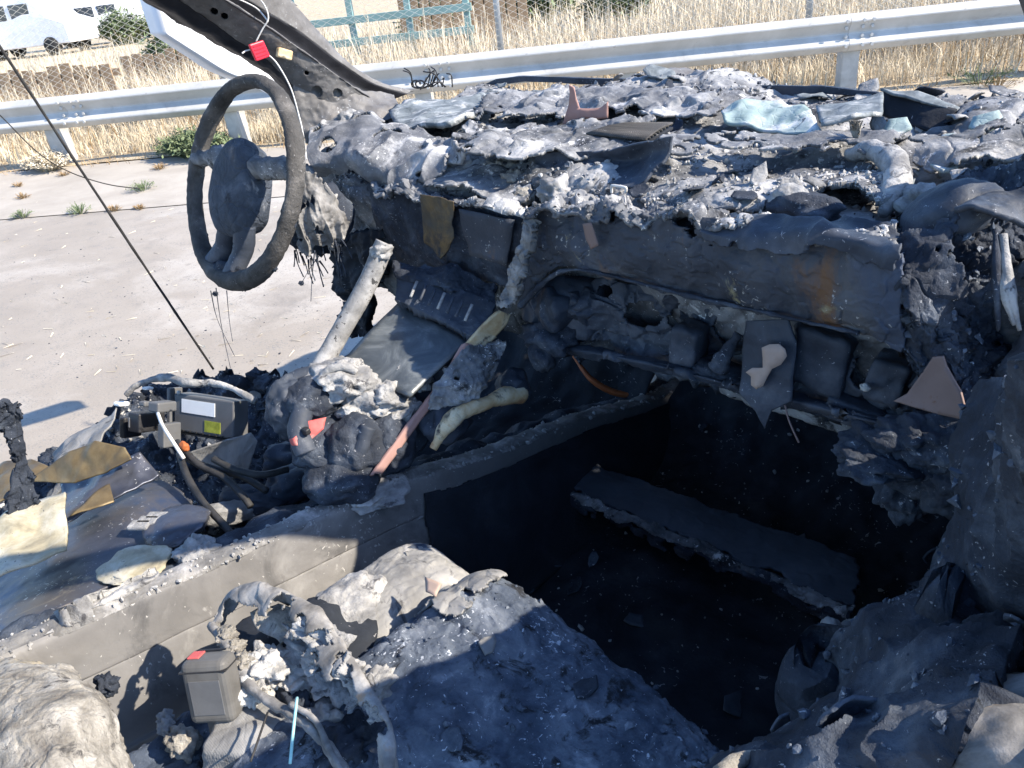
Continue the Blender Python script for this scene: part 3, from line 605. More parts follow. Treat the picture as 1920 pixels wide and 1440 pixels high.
# column shroud with strings of melted plastic
shr = sheet('column_shroud', [[PX(552, 325, -.43), PX(580, 318, -.42), PX(612, 345, -.41), PX(636, 380, -.42)], [PX(548, 380, -.42), PX(580, 372, -.40), PX(618, 392, -.385), PX(656, 408, -.40)], [PX(550, 430, -.42), PX(578, 428, -.40), PX(612, 440, -.39), PX(650, 440, -.40)], [PX(560, 480, -.43), PX(585, 484, -.415), PX(605, 492, -.41), PX(630, 482, -.42)]], m_arch, car, 110, 110, [(12, .012, 'f'), (30, .012, 'v'), (90, .004, 'f')], 21, .005, rag=(.006, .01, .01, .03), hole=lambda P: fbm(P*A(34, 34, 12)+3, 3) > .36)
lump('column_core', PX(595, 410, -.46), (.05, .07, .07), m_char, shr, .4, 2, 4, 5)
for i in range(26):
    px = random.uniform(548, 640); py = random.uniform(440, 490); y = .35+(px-548)*.0007
    p = PY(px, py, y); l = random.uniform(.02, .07); q = p+A(random.uniform(-.012, .012), random.uniform(-.01, .01), -l)
    tube('melted_string', [p, (p+q)/2+A(random.uniform(-.006, .006), 0, 0), q], [.0022, .001, .0014], m_char, shr, 5, 8, .0006, i)
for (p0, p1, p2) in [((405, 540), (415, 610), (432, 690)), ((395, 545), (408, 600), (440, 668)), ((425, 545), (430, 600), (436, 640)), ((590, 470), (585, 520), (583, 565)), ((598, 480), (580, 505), (566, 530))]:
    tube('melted_string', [PY(*p0, .22), PY(*p1, .22), PY(*p2, .22)], [.0012, .0006, .0006], m_char, wheel, 4, 12, .0004)
lump('drip_bead', PY(404, 551, .22), (.005, .005, .005), m_char, wheel, .4)
lump('drip_bead', PY(565, 531, .22), (.004, .004, .004), m_char, wheel, .4)
# knee area below the column, black
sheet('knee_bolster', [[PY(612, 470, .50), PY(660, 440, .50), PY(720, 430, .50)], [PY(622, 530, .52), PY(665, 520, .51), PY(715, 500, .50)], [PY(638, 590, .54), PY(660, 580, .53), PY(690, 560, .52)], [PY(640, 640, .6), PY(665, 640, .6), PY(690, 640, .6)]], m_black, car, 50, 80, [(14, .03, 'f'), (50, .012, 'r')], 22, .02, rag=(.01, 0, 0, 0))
# instrument hood
sheet('instrument_hood', [[PY(592, 228, .64), PY(660, 208, .68), PY(735, 218, .68), PY(800, 240, .66), PY(862, 268, .64)],
      [PY(576, 252, .55), PY(650, 236, .58), PY(722, 243, .59), PY(785, 262, .58), PY(845, 290, .57)],
      [PY(572, 285, .50), PY(640, 282, .52), PY(708, 288, .53), PY(760, 312, .53), PY(825, 322, .53)],
      [PY(585, 320, .49), PY(645, 322, .52), PY(700, 330, .51), PY(742, 350, .50), PY(800, 345, .52)],
      [PY(610, 345, .56), PY(650, 348, .56), PY(698, 362, .54), PY(735, 372, .52), PY(790, 362, .55)]], m_hood, dash, 190, 120, [(7, .014, 'f'), (13, .010, 'v'), (60, .0012, 'f')], 23, .006, rag=(.0, .01, .0, .04), hole=lambda P: fbm(P*14+41, 2) > .5, key='hood')
# big tilted glassy slab on the dash
m_slab = mat('sooty_windshield_glass', [(.3, (.05, .06, .066)), (.5, (.15, .17, .182)), (.68, (.34, .36, .365))], 14, .75, .5, 120, .002, dist=1.5, crack=30, spec=.15, second=[((.46, .46, .45), 22, .55, .66), ((.05, .06, .07), 18, .58, .66)])
tag(plate('windshield_fragment', [PY(728, 207, .72), PY(760, 192, .80), PY(900, 178, .92), PY(925, 192, .86), PY(870, 216, .74), PY(845, 236, .69), PY(745, 238, .66)], m_slab, None, .012, 4, [(12, .012, 'f'), (40, .004, 'f')], 3), 'large sooty windshield fragment lying on the dashboard behind the instrument hood', 'glass')
tag(plate('windshield_fragment', [PZ(1352, 208, .975), PZ(1400, 190, .985), PZ(1460, 186, .985), PZ(1520, 205, .98), PZ(1540, 238, .97), PZ(1420, 234, .965), PZ(1360, 226, .97)], m_glass, None, .005, 4, [(10, .014, 'f'), (30, .006, 'f')], 5), 'crumpled pale windshield glass sheet lying on the passenger side of the cowl', 'glass')
tag(plate('windshield_fragment', [PY(1530, 203, .92), PY(1600, 190, .92), PY(1656, 178, .94), PY(1655, 212, .86), PY(1600, 224, .80), PY(1540, 236, .78)], m_slab, None, .006, 3, [(14, .008, 'f')], 6, .06), 'folded triangular windshield fragment standing beside the cowl box', 'glass')
tag(plate('glass_shard', [PY(1768, 252, .80), PY(1790, 248, .80), PY(1797, 280, .78), PY(1796, 318, .72), PY(1768, 318, .70), PY(1722, 296, .74)], m_glass, None, .005, 3, [(20, .004, 'f')], 7), 'upright pale teal glass shard near the passenger pillar', 'glass')
for i, (px, py, y) in enumerate([(1260, 250, .85), (1850, 245, .85), (1680, 250, .85)]):
    p = PY(px, py, y); a = random.uniform(0, 6); s = random.uniform(.018, .03)
    pts = [p+A(math.cos(a+t)*s*random.uniform(.6, 1.1), math.sin(a+t)*s*random.uniform(.6, 1.1), math.sin(t*1+a)*s*.4+.012) for t in (0, 1.3, 2.4, 3.6, 5.0)]
    tag(plate('glass_chip', pts, m_glass, None, .004, 2, [(30, .004, 'f')], i), 'small broken windshield chip lying on the ash of the dashboard', 'glass', 'broken glass chips on the dashboard')
for i, (pts, y, mt, lab) in enumerate([
    ([(800, 262), (842, 255), (868, 286), (862, 305), (828, 312), (802, 292)], .56, m_ashl, 'pale grey ash slab leaning on the instrument hood'),
    ([(852, 222), (930, 228), (1010, 236), (1000, 252), (905, 248), (850, 244)], .74, m_ashl, 'wide pale ash sheet behind the instrument hood'),
    ([(900, 262), (960, 252), (1000, 258), (1010, 276), (950, 290), (905, 282)], .66, m_ash, 'flat grey ash sheet beside the dark housing'),
    ([(950, 236), (1050, 240), (1098, 250), (1060, 266), (985, 262)], .72, m_ashl, 'broad pale ash sheet left of the defrost vent grille'),
    ([(1180, 190), (1260, 184), (1300, 198), (1280, 220), (1200, 224), (1150, 210)], .92, m_ash, 'grey crust plate behind the horned metal scrap'),
    ([(1270, 226), (1340, 232), (1400, 240), (1380, 256), (1300, 254), (1265, 244)], .82, m_ashl, 'pale ash sheet in front of the windshield glass'),
    ([(900, 165), (980, 172), (1050, 172), (1040, 186), (960, 190), (890, 180)], .98, m_slab, 'grey glassy crust strip along the cowl'),
    ([(1420, 262), (1500, 250), (1580, 252), (1560, 266), (1480, 272)], .80, m_ash, 'grey crust plate behind the melted airbag cover'),
    ([(1780, 330), (1860, 318), (1925, 322), (1925, 345), (1850, 358), (1790, 350)], .64, m_ashl, 'pale flat sheet at the passenger end of the dash'),
    ([(1160, 150), (1250, 152), (1330, 168), (1300, 180), (1220, 172)], 1.04, m_char, 'black charred cowl plate behind the grey crust')]):
    tag(plate('crust_plate', [PY(px, p_y, y+(.05 if p_y < np.mean([q[1] for q in pts]) else 0)) for px, p_y in pts], mt, None, .006, 4, [(14, .008, 'f'), (40, .004, 'c')], 20+i), lab, 'debris')
# brown horned bracket
bb = [(1066, 160), (1076, 164), (1080, 185), (1086, 203), (1112, 204), (1126, 202), (1140, 191), (1140, 221), (1118, 224), (1092, 222), (1064, 236), (1054, 234), (1060, 216), (1066, 196), (1068, 176)]
tag(plate('metal_scrap', [PY(px, py, .75+.0004*(px-1060)) for px, py in bb], m_pink, None, .003, 2, [(20, .004, 'f')], 2), 'brown horn-shaped metal scrap sticking up from the dashboard ash', 'scrap')
# dark scoop (centre housing)
sheet('display_housing', [[PY(1000, 290, .60), PY(1060, 283, .61), PY(1130, 280, .62), PY(1200, 268, .62), PY(1254, 256, .60)],
      [PY(1002, 312, .585), PY(1060, 305, .60), PY(1130, 306, .625), PY(1195, 300, .63), PY(1248, 282, .60)],
      [PY(1010, 335, .57), PY(1065, 330, .58), PY(1120, 335, .585), PY(1175, 335, .585), PY(1228, 312, .58)],
      [PY(1030, 352, .56), PY(1075, 352, .56), PY(1115, 356, .56), PY(1160, 356, .56), PY(1205, 345, .56)]], m_chars, dash, 110, 60, [(14, .008, 'f'), (60, .002, 'f')], 25, .005, rag=(.004, .008, .004, .012))
# vent mesh grille on top of the dash
gv = []
g0, g1, g2, g3 = PZ(1098, 258, .955), PZ(1175, 238, .968), PZ(1262, 238, .968), PZ(1210, 270, .955)
vent = plate('defrost_vent', [g0, g1, g2, g3], m_black, dash, .004, 1)
for i in range(26):
    t = (i+.5)/26; a = g0*(1-t)+g3*t; b = g1*(1-t)+g2*t; 
    tube('slat', [a+A(0, 0, .006), (a+b)/2+A(0, 0, .009), b+A(0, 0, .006)], .0022, m_rim, vent, 5, 6)
for i in range(9):
    t = (i+.5)/9; a = g0*(1-t)+g1*t; b = g3*(1-t)+g2*t; tube('slat', [a+A(0, 0, .005), b+A(0, 0, .005)], .0018, m_rim, vent, 5, 3)
# melted airbag cover: wide grey crust with a curled rim
sheet('airbag_cover', [[PY(1225, 290, .68), PY(1330, 268, .78), PY(1450, 262, .82), PY(1560, 262, .84), PY(1640, 270, .82), PY(1700, 290, .78)],
      [PY(1205, 330, .60), PY(1320, 315, .66), PY(1440, 310, .69), PY(1560, 300, .72), PY(1640, 300, .70), PY(1720, 320, .68)],
      [PY(1195, 365, .545), PY(1310, 360, .56), PY(1430, 352, .60), PY(1540, 345, .62), PY(1620, 350, .60), PY(1700, 352, .60)],
      [PY(1200, 395, .515), PY(1300, 402, .51), PY(1420, 398, .53), PY(1520, 395, .55), PY(1600, 390, .56), PY(1660, 382, .57)]], m_ash, dash, 240, 120, [(6, .014, 'f'), (12, .009, 'f'), (19, .003, 'c'), (40, .003, 'f'), (100, .0012, 'f')], 26, .008, rag=(.02, .02, .02, .02), hole=lambda P: ((P-PY(1580, 378, .58)) ** 2 @ A(120, 120, 900)) < .25+.15*fbm(P*30, 2), key='airbag')
def drape(rows, mt, seed, rag, f2=.008):
    return sheet('melted_sheet', rows, mt, dash, 170, 90, [(6, .010, 'f'), (15, f2, 'f'), (24, f2*.5, 'c'), (80, .0012, 'f')], seed, .004, rag=rag)
drape([[PZ(840, 238, .962), PZ(960, 226, .965), PZ(1100, 222, .968), PZ(1240, 222, .97)], [PZ(850, 262, .958), PZ(960, 252, .962), PZ(1100, 250, .962), PZ(1230, 250, .965)], [PZ(860, 296, .95), PZ(960, 290, .955), PZ(1020, 290, .955), PZ(1100, 282, .955)]], m_ash, 81, (.05, .05, .04, .06), .012)
drape([[PZ(900, 168, .985), PZ(1060, 160, .99), PZ(1220, 158, .99), PZ(1370, 165, .99)], [PZ(890, 190, .98), PZ(1060, 186, .985), PZ(1220, 185, .985), PZ(1360, 188, .985)], [PZ(890, 220, .97), PZ(1060, 212, .975), PZ(1220, 212, .975), PZ(1350, 218, .975)]], m_hood, 82, (.06, .05, .04, .05), .012)
drape([[PZ(1250, 240, .97), PZ(1400, 238, .97), PZ(1560, 236, .97), PZ(1720, 240, .965)], [PZ(1240, 260, .965), PZ(1400, 256, .965), PZ(1560, 255, .965), PZ(1720, 262, .96)], [PZ(1230, 290, .955), PZ(1400, 280, .96), PZ(1560, 280, .96), PZ(1730, 292, .95)]], m_hood, 83, (.05, .05, .05, .05))
drape([[PZ(1690, 250, .965), PZ(1780, 235, .97), PZ(1880, 215, .98), PZ(1960, 205, .98)], [PZ(1700, 285, .955), PZ(1790, 275, .96), PZ(1880, 262, .965), PZ(1960, 250, .965)], [PZ(1720, 325, .94), PZ(1790, 318, .945), PZ(1880, 305, .95), PZ(1960, 295, .95)]], m_ash, 84, (.03, 0, .05, .03))
drape([[PY(790, 320, .56), PY(850, 305, .58), PY(920, 310, .58), PY(1000, 315, .58)], [PY(790, 338, .53), PY(850, 330, .54), PY(920, 340, .54), PY(1000, 345, .54)], [PY(790, 355, .50), PY(850, 356, .50), PY(920, 370, .50), PY(990, 378, .50)]], m_hood, 85, (.02, .03, .03, .02))
tube('curled_rim', [PY(1590, 290, .74), PY(1635, 282, .73), PY(1672, 300, .69), PY(1682, 335, .64), PY(1672, 370, .60), PY(1655, 402, .57)], [.008, .014, .018, .017, .015, .008], m_ashl, dash, 12, 60, .006, 3)
lump('slumped_crust', PY(1505, 392, .55), (.05, .035, .02), m_char, dash, .4, 1.6, 4, 8)
lump('slumped_crust', PY(1480, 372, .55), (.022, .02, .018), m_ashl, dash, .4, 1.6, 4, 9)
# cowl pieces
for i, (pts, y, lab) in enumerate([([(905, 160), (930, 148), (980, 143), (1190, 150), (1240, 158), (1180, 162), (985, 153), (945, 158)], 1.10, 'long dark wiper arm cover lying along the cowl'),
        ([(1340, 168), (1420, 160), (1540, 162), (1655, 175), (1640, 183), (1540, 176), (1480, 182), (1350, 182)], 1.06, 'dark blue-grey cowl strip lying behind the passenger glass')]):
    tag(plate('cowl_strip', [PY(*p, y) for p in pts], m_chars, None, .008, 3, [(10, .008, 'f')], i), lab, 'trim')
cb = thing('cowl_box', PY(1715, 235, .95), 'open black cowl box with torn sides beside the folded glass', 'box')
plate('side', [PY(1655, 168, .95), PY(1795, 205, .95), PY(1775, 236, .93), PY(1750, 250, .92), PY(1652, 215, .93)], m_black, cb, .004, 3, [(20, .008, 'f')], 4)
plate('rim', [PY(1652, 164, .94), PY(1720, 172, .96), PY(1800, 202, .96), PY(1792, 212, .95), PY(1715, 185, .94)], m_slab, cb, .004, 3, [(30, .004, 'f')], 5)
plate('torn_web', [PY(1715, 245, .92), PY(1722, 205, .945), PY(1735, 210, .945), PY(1760, 212, .945), PY(1740, 222, .94), PY(1730, 250, .92)], m_ashl, cb, .002, 2, [(40, .006, 'f')], 6)
# twigs and springs on the cowl
for i in range(16):
    p = PY(random.uniform(765, 850), 163, 1.05); d = A(random.uniform(-.05, .05), random.uniform(-.05, .05), random.uniform(.0, .05))
    tag(tube('bent_wire', [p, p+d*.5+A(.01, 0, .012), p+d], .0018, m_wire, None, 5, 8), 'thin burnt wire end sticking up from the cowl beside the pillar', 'wire', 'burnt wire ends on the cowl')
tag(tube('wire_coil', [PY(778+10*math.cos(t)+t*1.2, 158-7*math.sin(t), 1.03+.004*t) for t in np.linspace(0, 12, 30)], .0025, m_wire, None, 6, 80), 'small coil of burnt wire on the cowl beside the pillar', 'wire')
# cream foam and fibre bits
for i, (px, py, y, s, mt, lab) in enumerate([(945, 312, .60, .03, m_foam, 'cream fibre lump between the instrument hood and dark housing'), (962, 330, .57, .022, m_foam, 'cream scorched fibre lump in front of the dark housing'), (1030, 195, .86, .03, m_wfoam, 'white insulation lump beside the horned metal scrap'), (980, 362, .53, .02, m_foam, 'tan foam crumb at the broken dashboard edge'), (870, 312, .60, .035, m_ashl, 'grey ash clod beside the instrument hood'), (660, 222, .66, .03, m_ashl, 'pale ash clod at the foot of the driver pillar'), (1735, 372, .6, .03, m_ashl, 'grey ash clod near the passenger end of the dash'), (1045, 350, .555, .03, m_ashl, 'grey ash dome under the dark housing')]):
    tag(lump('insulation_lump' if mt != m_ashl else 'ash_clod', PY(px, py, y)+A(0, 0, -.006), (s, s, s*.7), mt, None, .6, 2.4, 4, 30+i, fine=.15), lab, 'debris')
tuft = [tubev([PY(1605, 262, .76), PY(1605+random.uniform(-10, 8), 245, .76), PY(1605+random.uniform(-14, 14), 226, .76+random.uniform(-.02, .02))], [.0016, .001, .0006], 4, 5) for i in range(60)]
V, F = joinv(tuft); tag(mesh('fibre_tuft', V, F, m_foam, None), 'pale fibre tuft standing up in front of the folded glass', 'debris')
tag(tube('wire_staple', [PY(1147, 362, .54), PY(1147, 350, .54), PY(1150, 348, .54), PY(1170, 351, .54), PY(1174, 354, .54), PY(1173, 362, .54)], .0022, m_wirew, None, 6, 40), 'pale bent wire staple on the broken dashboard edge', 'wire')
for i, (pts, y) in enumerate([([(1008, 357), (1060, 352), (1132, 358), (1120, 368), (1040, 372), (1010, 366)], .545), ([(1020, 368), (1100, 366), (1128, 372), (1100, 380), (1030, 380)], .535), ([(1000, 378), (1050, 376), (1070, 384), (1010, 388)], .53)]):
    tag(plate('burnt_board_layer', [PY(*p, y+.03*(k in (0, 1, 2))) for k, p in enumerate(pts)], m_ash, None, .006, 3, [(30, .004, 'f')], i), 'thin burnt board layer stacked at the broken edge under the dark housing', 'debris', 'burnt board layers on the dash edge')

# ---- dashboard rear face
m_stack = m_rustp
cface = sheet('centre_panel', [[PY(690, 360, .50), PY(760, 355, .50), PY(860, 372, .50), PY(985, 400, .50)], [PY(700, 400, .50), PY(770, 400, .49), PY(870, 420, .49), PY(985, 440, .49)], [PY(712, 445, .50), PY(780, 455, .49), PY(880, 475, .49), PY(975, 495, .49)], [PY(725, 490, .51), PY(790, 500, .50), PY(880, 520, .50), PY(965, 540, .50)]], m_char, dash, 160, 110, [(14, .012, 'f'), (40, .007, 'r')], 31, .01)
plate('exposed_panel', [PY(788, 364, .477), PY(822, 370, .477), PY(850, 378, .477), PY(848, 420, .476), PY(852, 446, .476), PY(838, 470, .475), PY(826, 486, .475), PY(812, 468, .476), PY(794, 456, .476), PY(790, 400, .477)], m_stain, cface, .001, 4, [(18, .004, 'f'), (50, .002, 'c')], 2)
plate('exposed_panel', [PY(860, 392, .478), PY(965, 412, .478), PY(950, 500, .478), PY(880, 478, .478)], m_rustp, cface, .003, 3, [(18, .006, 'f')], 3)
pface = sheet('glovebox_panel', [[PY(988, 402, .475), PY(1130, 396, .47), PY(1300, 405, .465), PY(1480, 425, .46), PY(1640, 450, .45), PY(1700, 460, .45)],
      [PY(985, 450, .475), PY(1120, 440, .465), PY(1300, 460, .455), PY(1470, 485, .45), PY(1630, 515, .44), PY(1700, 530, .44)],
      [PY(980, 510, .48), PY(1080, 480, .47), PY(1290, 520, .46), PY(1460, 555, .45), PY(1620, 590, .44), PY(1700, 605, .44)],
      [PY(975, 572, .49), PY(1055, 508, .485), PY(1280, 555, .475), PY(1450, 592, .465), PY(1610, 622, .455), PY(1700, 655, .455)]], m_rustp, dash, 260, 110, [(6, .020, 'f'), (14, .008, 'f'), (30, .004, 'r'), (45, .003, 'c')], 32, .006, rag=(.0, .02, .03, .006))
tube('panel_lip', [PY(975, 574, .48), PY(1020, 530, .475), PY(1058, 508, .472), PY(1120, 512, .470), PY(1280, 552, .46), PY(1450, 590, .45), PY(1610, 625, .44)], [.005, .004, .003, .003, .003, .003, .002], m_char, pface, 8, 90, .004)
plate('bare_patch', [PY(1092, 420, .455), PY(1108, 417, .455), PY(1116, 440, .455), PY(1122, 460, .455), PY(1108, 468, .455), PY(1098, 448, .455)], m_brown, pface, .001, 2)
# ragged ash edge rolling over the panel top
sheet('crumbled_edge', [[PY(985, 385, .53), PY(1080, 378, .54), PY(1180, 378, .54), PY(1290, 388, .53), PY(1420, 404, .53), PY(1560, 412, .53), PY(1680, 425, .52)], [PY(985, 396, .485), PY(1080, 388, .48), PY(1190, 392, .475), PY(1290, 402, .47), PY(1420, 416, .47), PY(1560, 430, .465), PY(1680, 445, .46)], [PY(985, 412, .465), PY(1080, 402, .46), PY(1190, 412, .455), PY(1290, 424, .45), PY(1420, 432, .45), PY(1560, 446, .445), PY(1680, 460, .44)]], m_hood, dash, 260, 40, [(9, .016, 'f'), (22, .012, 'c'), (60, .004, 'c')], 33, .006, rag=(0, 0, 0, .04), key='edge')
sheet('crumbled_edge', [[PY(700, 345, .55), PY(780, 335, .56), PY(860, 345, .56), PY(930, 365, .56), PY(990, 385, .55)], [PY(700, 358, .505), PY(780, 352, .50), PY(860, 368, .495), PY(930, 385, .49), PY(990, 402, .49)], [PY(702, 378, .48), PY(780, 370, .475), PY(860, 388, .475), PY(930, 402, .475), PY(985, 418, .48)]], m_hood, dash, 160, 40, [(9, .016, 'f'), (22, .012, 'c'), (60, .004, 'c')], 34, .006, rag=(0, 0, 0, .04))
sheet('drooping_skin', [[PY(1290, 402, .50), PY(1380, 408, .50), PY(1480, 405, .50), PY(1580, 412, .50), PY(1690, 428, .49)], [PY(1285, 425, .45), PY(1380, 432, .445), PY(1490, 428, .44), PY(1590, 440, .435), PY(1695, 465, .43)], [PY(1295, 450, .445), PY(1390, 470, .435), PY(1490, 478, .43), PY(1595, 485, .43), PY(1690, 520, .425)]], m_chars, dash, 170, 60, [(7, .014, 'f'), (12, .010, 'v'), (50, .002, 'f')], 71, .006, rag=(.03, .02, 0, .03))
# glovebox cavity
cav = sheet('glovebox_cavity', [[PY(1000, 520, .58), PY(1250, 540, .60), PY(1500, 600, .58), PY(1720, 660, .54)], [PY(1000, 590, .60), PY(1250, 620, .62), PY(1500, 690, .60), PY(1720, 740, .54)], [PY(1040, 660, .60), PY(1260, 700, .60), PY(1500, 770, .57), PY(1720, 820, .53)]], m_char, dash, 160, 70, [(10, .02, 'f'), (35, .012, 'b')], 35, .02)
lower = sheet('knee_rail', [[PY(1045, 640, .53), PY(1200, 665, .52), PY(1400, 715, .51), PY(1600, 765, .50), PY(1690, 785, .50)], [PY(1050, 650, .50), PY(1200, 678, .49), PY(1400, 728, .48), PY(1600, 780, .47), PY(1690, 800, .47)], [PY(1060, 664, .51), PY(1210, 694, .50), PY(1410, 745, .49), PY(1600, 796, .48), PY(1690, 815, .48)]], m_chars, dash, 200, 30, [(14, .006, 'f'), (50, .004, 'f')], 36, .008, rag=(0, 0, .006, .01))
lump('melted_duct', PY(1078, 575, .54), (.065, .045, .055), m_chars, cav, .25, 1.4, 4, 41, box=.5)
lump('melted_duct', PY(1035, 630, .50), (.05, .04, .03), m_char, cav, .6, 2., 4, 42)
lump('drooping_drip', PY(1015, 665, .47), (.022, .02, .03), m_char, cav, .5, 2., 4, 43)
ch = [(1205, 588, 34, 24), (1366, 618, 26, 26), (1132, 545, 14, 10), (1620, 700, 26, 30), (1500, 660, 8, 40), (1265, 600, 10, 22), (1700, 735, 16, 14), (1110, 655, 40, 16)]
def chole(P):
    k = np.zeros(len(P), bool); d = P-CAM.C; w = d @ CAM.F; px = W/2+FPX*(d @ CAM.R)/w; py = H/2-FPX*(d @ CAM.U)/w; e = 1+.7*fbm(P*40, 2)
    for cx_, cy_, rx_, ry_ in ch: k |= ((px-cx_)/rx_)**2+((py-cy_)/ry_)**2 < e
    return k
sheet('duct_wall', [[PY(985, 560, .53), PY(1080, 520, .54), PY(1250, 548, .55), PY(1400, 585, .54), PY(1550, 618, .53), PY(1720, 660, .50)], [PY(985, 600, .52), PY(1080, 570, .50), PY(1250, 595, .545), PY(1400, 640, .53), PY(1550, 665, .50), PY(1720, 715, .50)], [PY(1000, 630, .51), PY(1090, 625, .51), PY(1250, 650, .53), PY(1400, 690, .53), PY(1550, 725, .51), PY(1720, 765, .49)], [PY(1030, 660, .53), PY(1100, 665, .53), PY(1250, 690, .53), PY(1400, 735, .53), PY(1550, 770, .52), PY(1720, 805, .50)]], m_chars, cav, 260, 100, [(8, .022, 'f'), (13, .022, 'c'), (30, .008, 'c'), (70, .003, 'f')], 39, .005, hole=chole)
for i, (px, py, sx, sz, bx, mt) in enumerate([(1292, 645, .026, .038, .75, m_chars), (1546, 668, .042, .05, .9, m_chars), (1670, 705, .026, .035, .9, m_chars), (1610, 765, .045, .018, .8, m_chars), (1360, 700, .05, .012, .4, m_char)]):
    lump('duct_box', PY(px, py, .525-.00003*(px-1100)), (sx, .03, sz), mt, cav, .2, 1.8, 4, 50+i, box=bx, rot=(0, .15, .1))
tube('charred_peg', [PY(1385, 625, .50), PY(1362, 660, .485), PY(1345, 692, .48)], [.007, .010, .013], m_char, cav, 10, 30, .008)
flap = plate('hanging_flap', [PY(1398, 602, .475), PY(1478, 598, .475), PY(1492, 640, .468), PY(1486, 752, .455), PY(1448, 770, .452), PY(1432, 805, .45), PY(1418, 770, .452), PY(1388, 735, .455), PY(1390, 660, .468)], m_chars, cav, .003, 4, [(16, .008, 'f'), (60, .002, 'f')], 6)
sp = [(1428, 652), (1442, 646), (1460, 645), (1472, 655), (1475, 668), (1464, 684), (1447, 692), (1438, 708), (1430, 724), (1418, 730), (1408, 722), (1408, 706), (1398, 698), (1410, 690), (1430, 690), (1430, 672)]
plate('bare_patch', [PY(px, py, .452-.00008*(py-650)) for px, py in sp], m_tan, flap, .001, 1)
plate('bare_corner', [PY(1748, 670, .43), PY(1768, 668, .43), PY(1775, 690, .428), PY(1800, 735, .42), PY(1814, 790, .415), PY(1760, 778, .42), PY(1675, 752, .43), PY(1700, 738, .43)], m_brown, lower, .003, 3, [(12, .004, 'f')], 4)
tube('loose_wire', [PY(1472, 760, .45), PY(1480, 790, .44), PY(1498, 830, .43)], .0013, m_brown, cav, 5, 14)
lump('ash_fleck', PY(1622, 726, .47), (.006, .005, .005), m_wfoam, cav, .4, 2, 3)
# vertical ash-coated bar in front of the centre panel
sheet('support_bar', [[PY(978, 405, .465), PY(1000, 408, .465)], [PY(972, 440, .45), PY(997, 445, .45)], [PY(952, 500, .44), PY(982, 508, .44)], [PY(938, 548, .43), PY(968, 556, .43)], [PY(934, 575, .425), PY(952, 580, .425)]], m_arch, dash, 30, 110, [(22, .006, 'f'), (50, .006, 'c'), (70, .006, 'r')], 37, .012, rag=(.006, .006, 0, .012))

# passenger end of the dash: hanging burnt mass by the pillar foot
sheet('hinge_side_crust', [[PY(1690, 395, .56), PY(1760, 340, .62), PY(1840, 300, .66), PY(1930, 270, .70)], [PY(1690, 450, .50), PY(1770, 400, .54), PY(1850, 380, .58), PY(1935, 350, .62)], [PY(1670, 520, .46), PY(1760, 490, .49), PY(1850, 470, .53), PY(1935, 450, .57)], [PY(1660, 600, .45), PY(1760, 590, .46), PY(1850, 580, .50), PY(1935, 570, .54)], [PY(1700, 670, .44), PY(1790, 690, .45), PY(1860, 690, .48), PY(1935, 680, .52)], [PY(1790, 780, .44), PY(1830, 790, .45), PY(1880, 780, .48), PY(1940, 770, .5)]], m_char, dash, 160, 200, [(7, .02, 'f'), (14, .016, 'c'), (34, .008, 'c'), (70, .004, 'c')], 38, .02, rag=(.02, 0, .02, .02), key='hinge')
for i, (a, b, c) in enumerate([((1880, 440), (1892, 540), (1912, 620)), ((1872, 450), (1884, 540), (1902, 610)), ((1866, 430), (1870, 530), (1872, 620))]):
    tube('hanging_strip', [PY(*a, .50), PY(*b, .47), PY(*c, .46)], [.004, .006, .002], m_ashl if i < 2 else m_char, dash, 6, 20, .003, i)
lump('charred_roll', PY(1785, 400, .55), (.05, .04, .03), m_chars, dash, .3, 1.4, 4, 61, rot=(0, -.5, .4))
plate('charred_sheet', [PY(1785, 405, .50), PY(1850, 365, .54), PY(1930, 345, .56), PY(1930, 420, .52), PY(1860, 420, .50)], m_chars, dash, .006, 4, [(14, .02, 'f'), (50, .005, 'r')], 8)

sheet('drooping_mass', [[PY(1640, 440, .47), PY(1700, 425, .49), PY(1760, 405, .51), PY(1820, 400, .52)], [PY(1625, 500, .43), PY(1690, 500, .43), PY(1750, 490, .45), PY(1815, 480, .48)], [PY(1640, 570, .425), PY(1700, 570, .42), PY(1755, 565, .435), PY(1815, 560, .46)], [PY(1660, 640, .43), PY(1715, 645, .425), PY(1765, 640, .43), PY(1815, 640, .45)], [PY(1690, 700, .44), PY(1740, 710, .44), PY(1790, 720, .44), PY(1820, 720, .45)]], m_char, dash, 110, 160, [(7, .018, 'f'), (14, .010, 'v'), (22, .006, 'c'), (60, .002, 'c')], 72, .01, rag=(.05, .02, .02, .05))
# ---- centre console front: tube, screen, vents, bars
def PXs(l): return [PX(*p) for p in l]
strut = tube('console_tube', PXs([(722, 455, -.20), (690, 530, -.21), (640, 620, -.22), (588, 712, -.22)]), [.0165, .017, .0165, .017], m_tubem, car, 16, 80, .0012)
lump('tube_crust', PX(715, 470, -.20), (.019, .018, .014), m_ashl, strut, .5, 2, 4, 6)
screen = plate('console_screen', PXs([(748, 562, -.20), (880, 638, -.05), (768, 742, -.04), (632, 690, -.20)]), m_sheetgl, car, .006, 4, [(8, .006, 'f')], 3)
vb = sheet('vent_unit', [[PX(745, 500, -.22), PX(850, 535, -.12), PX(930, 570, -.04)], [PX(742, 535, -.20), PX(845, 575, -.10), PX(912, 605, -.03)], [PX(738, 560, -.19), PX(835, 605, -.09), PX(890, 635, -.03)]], m_chars, car, 80, 40, [(20, .008, 'f'), (60, .004, 'r')], 41, .02)
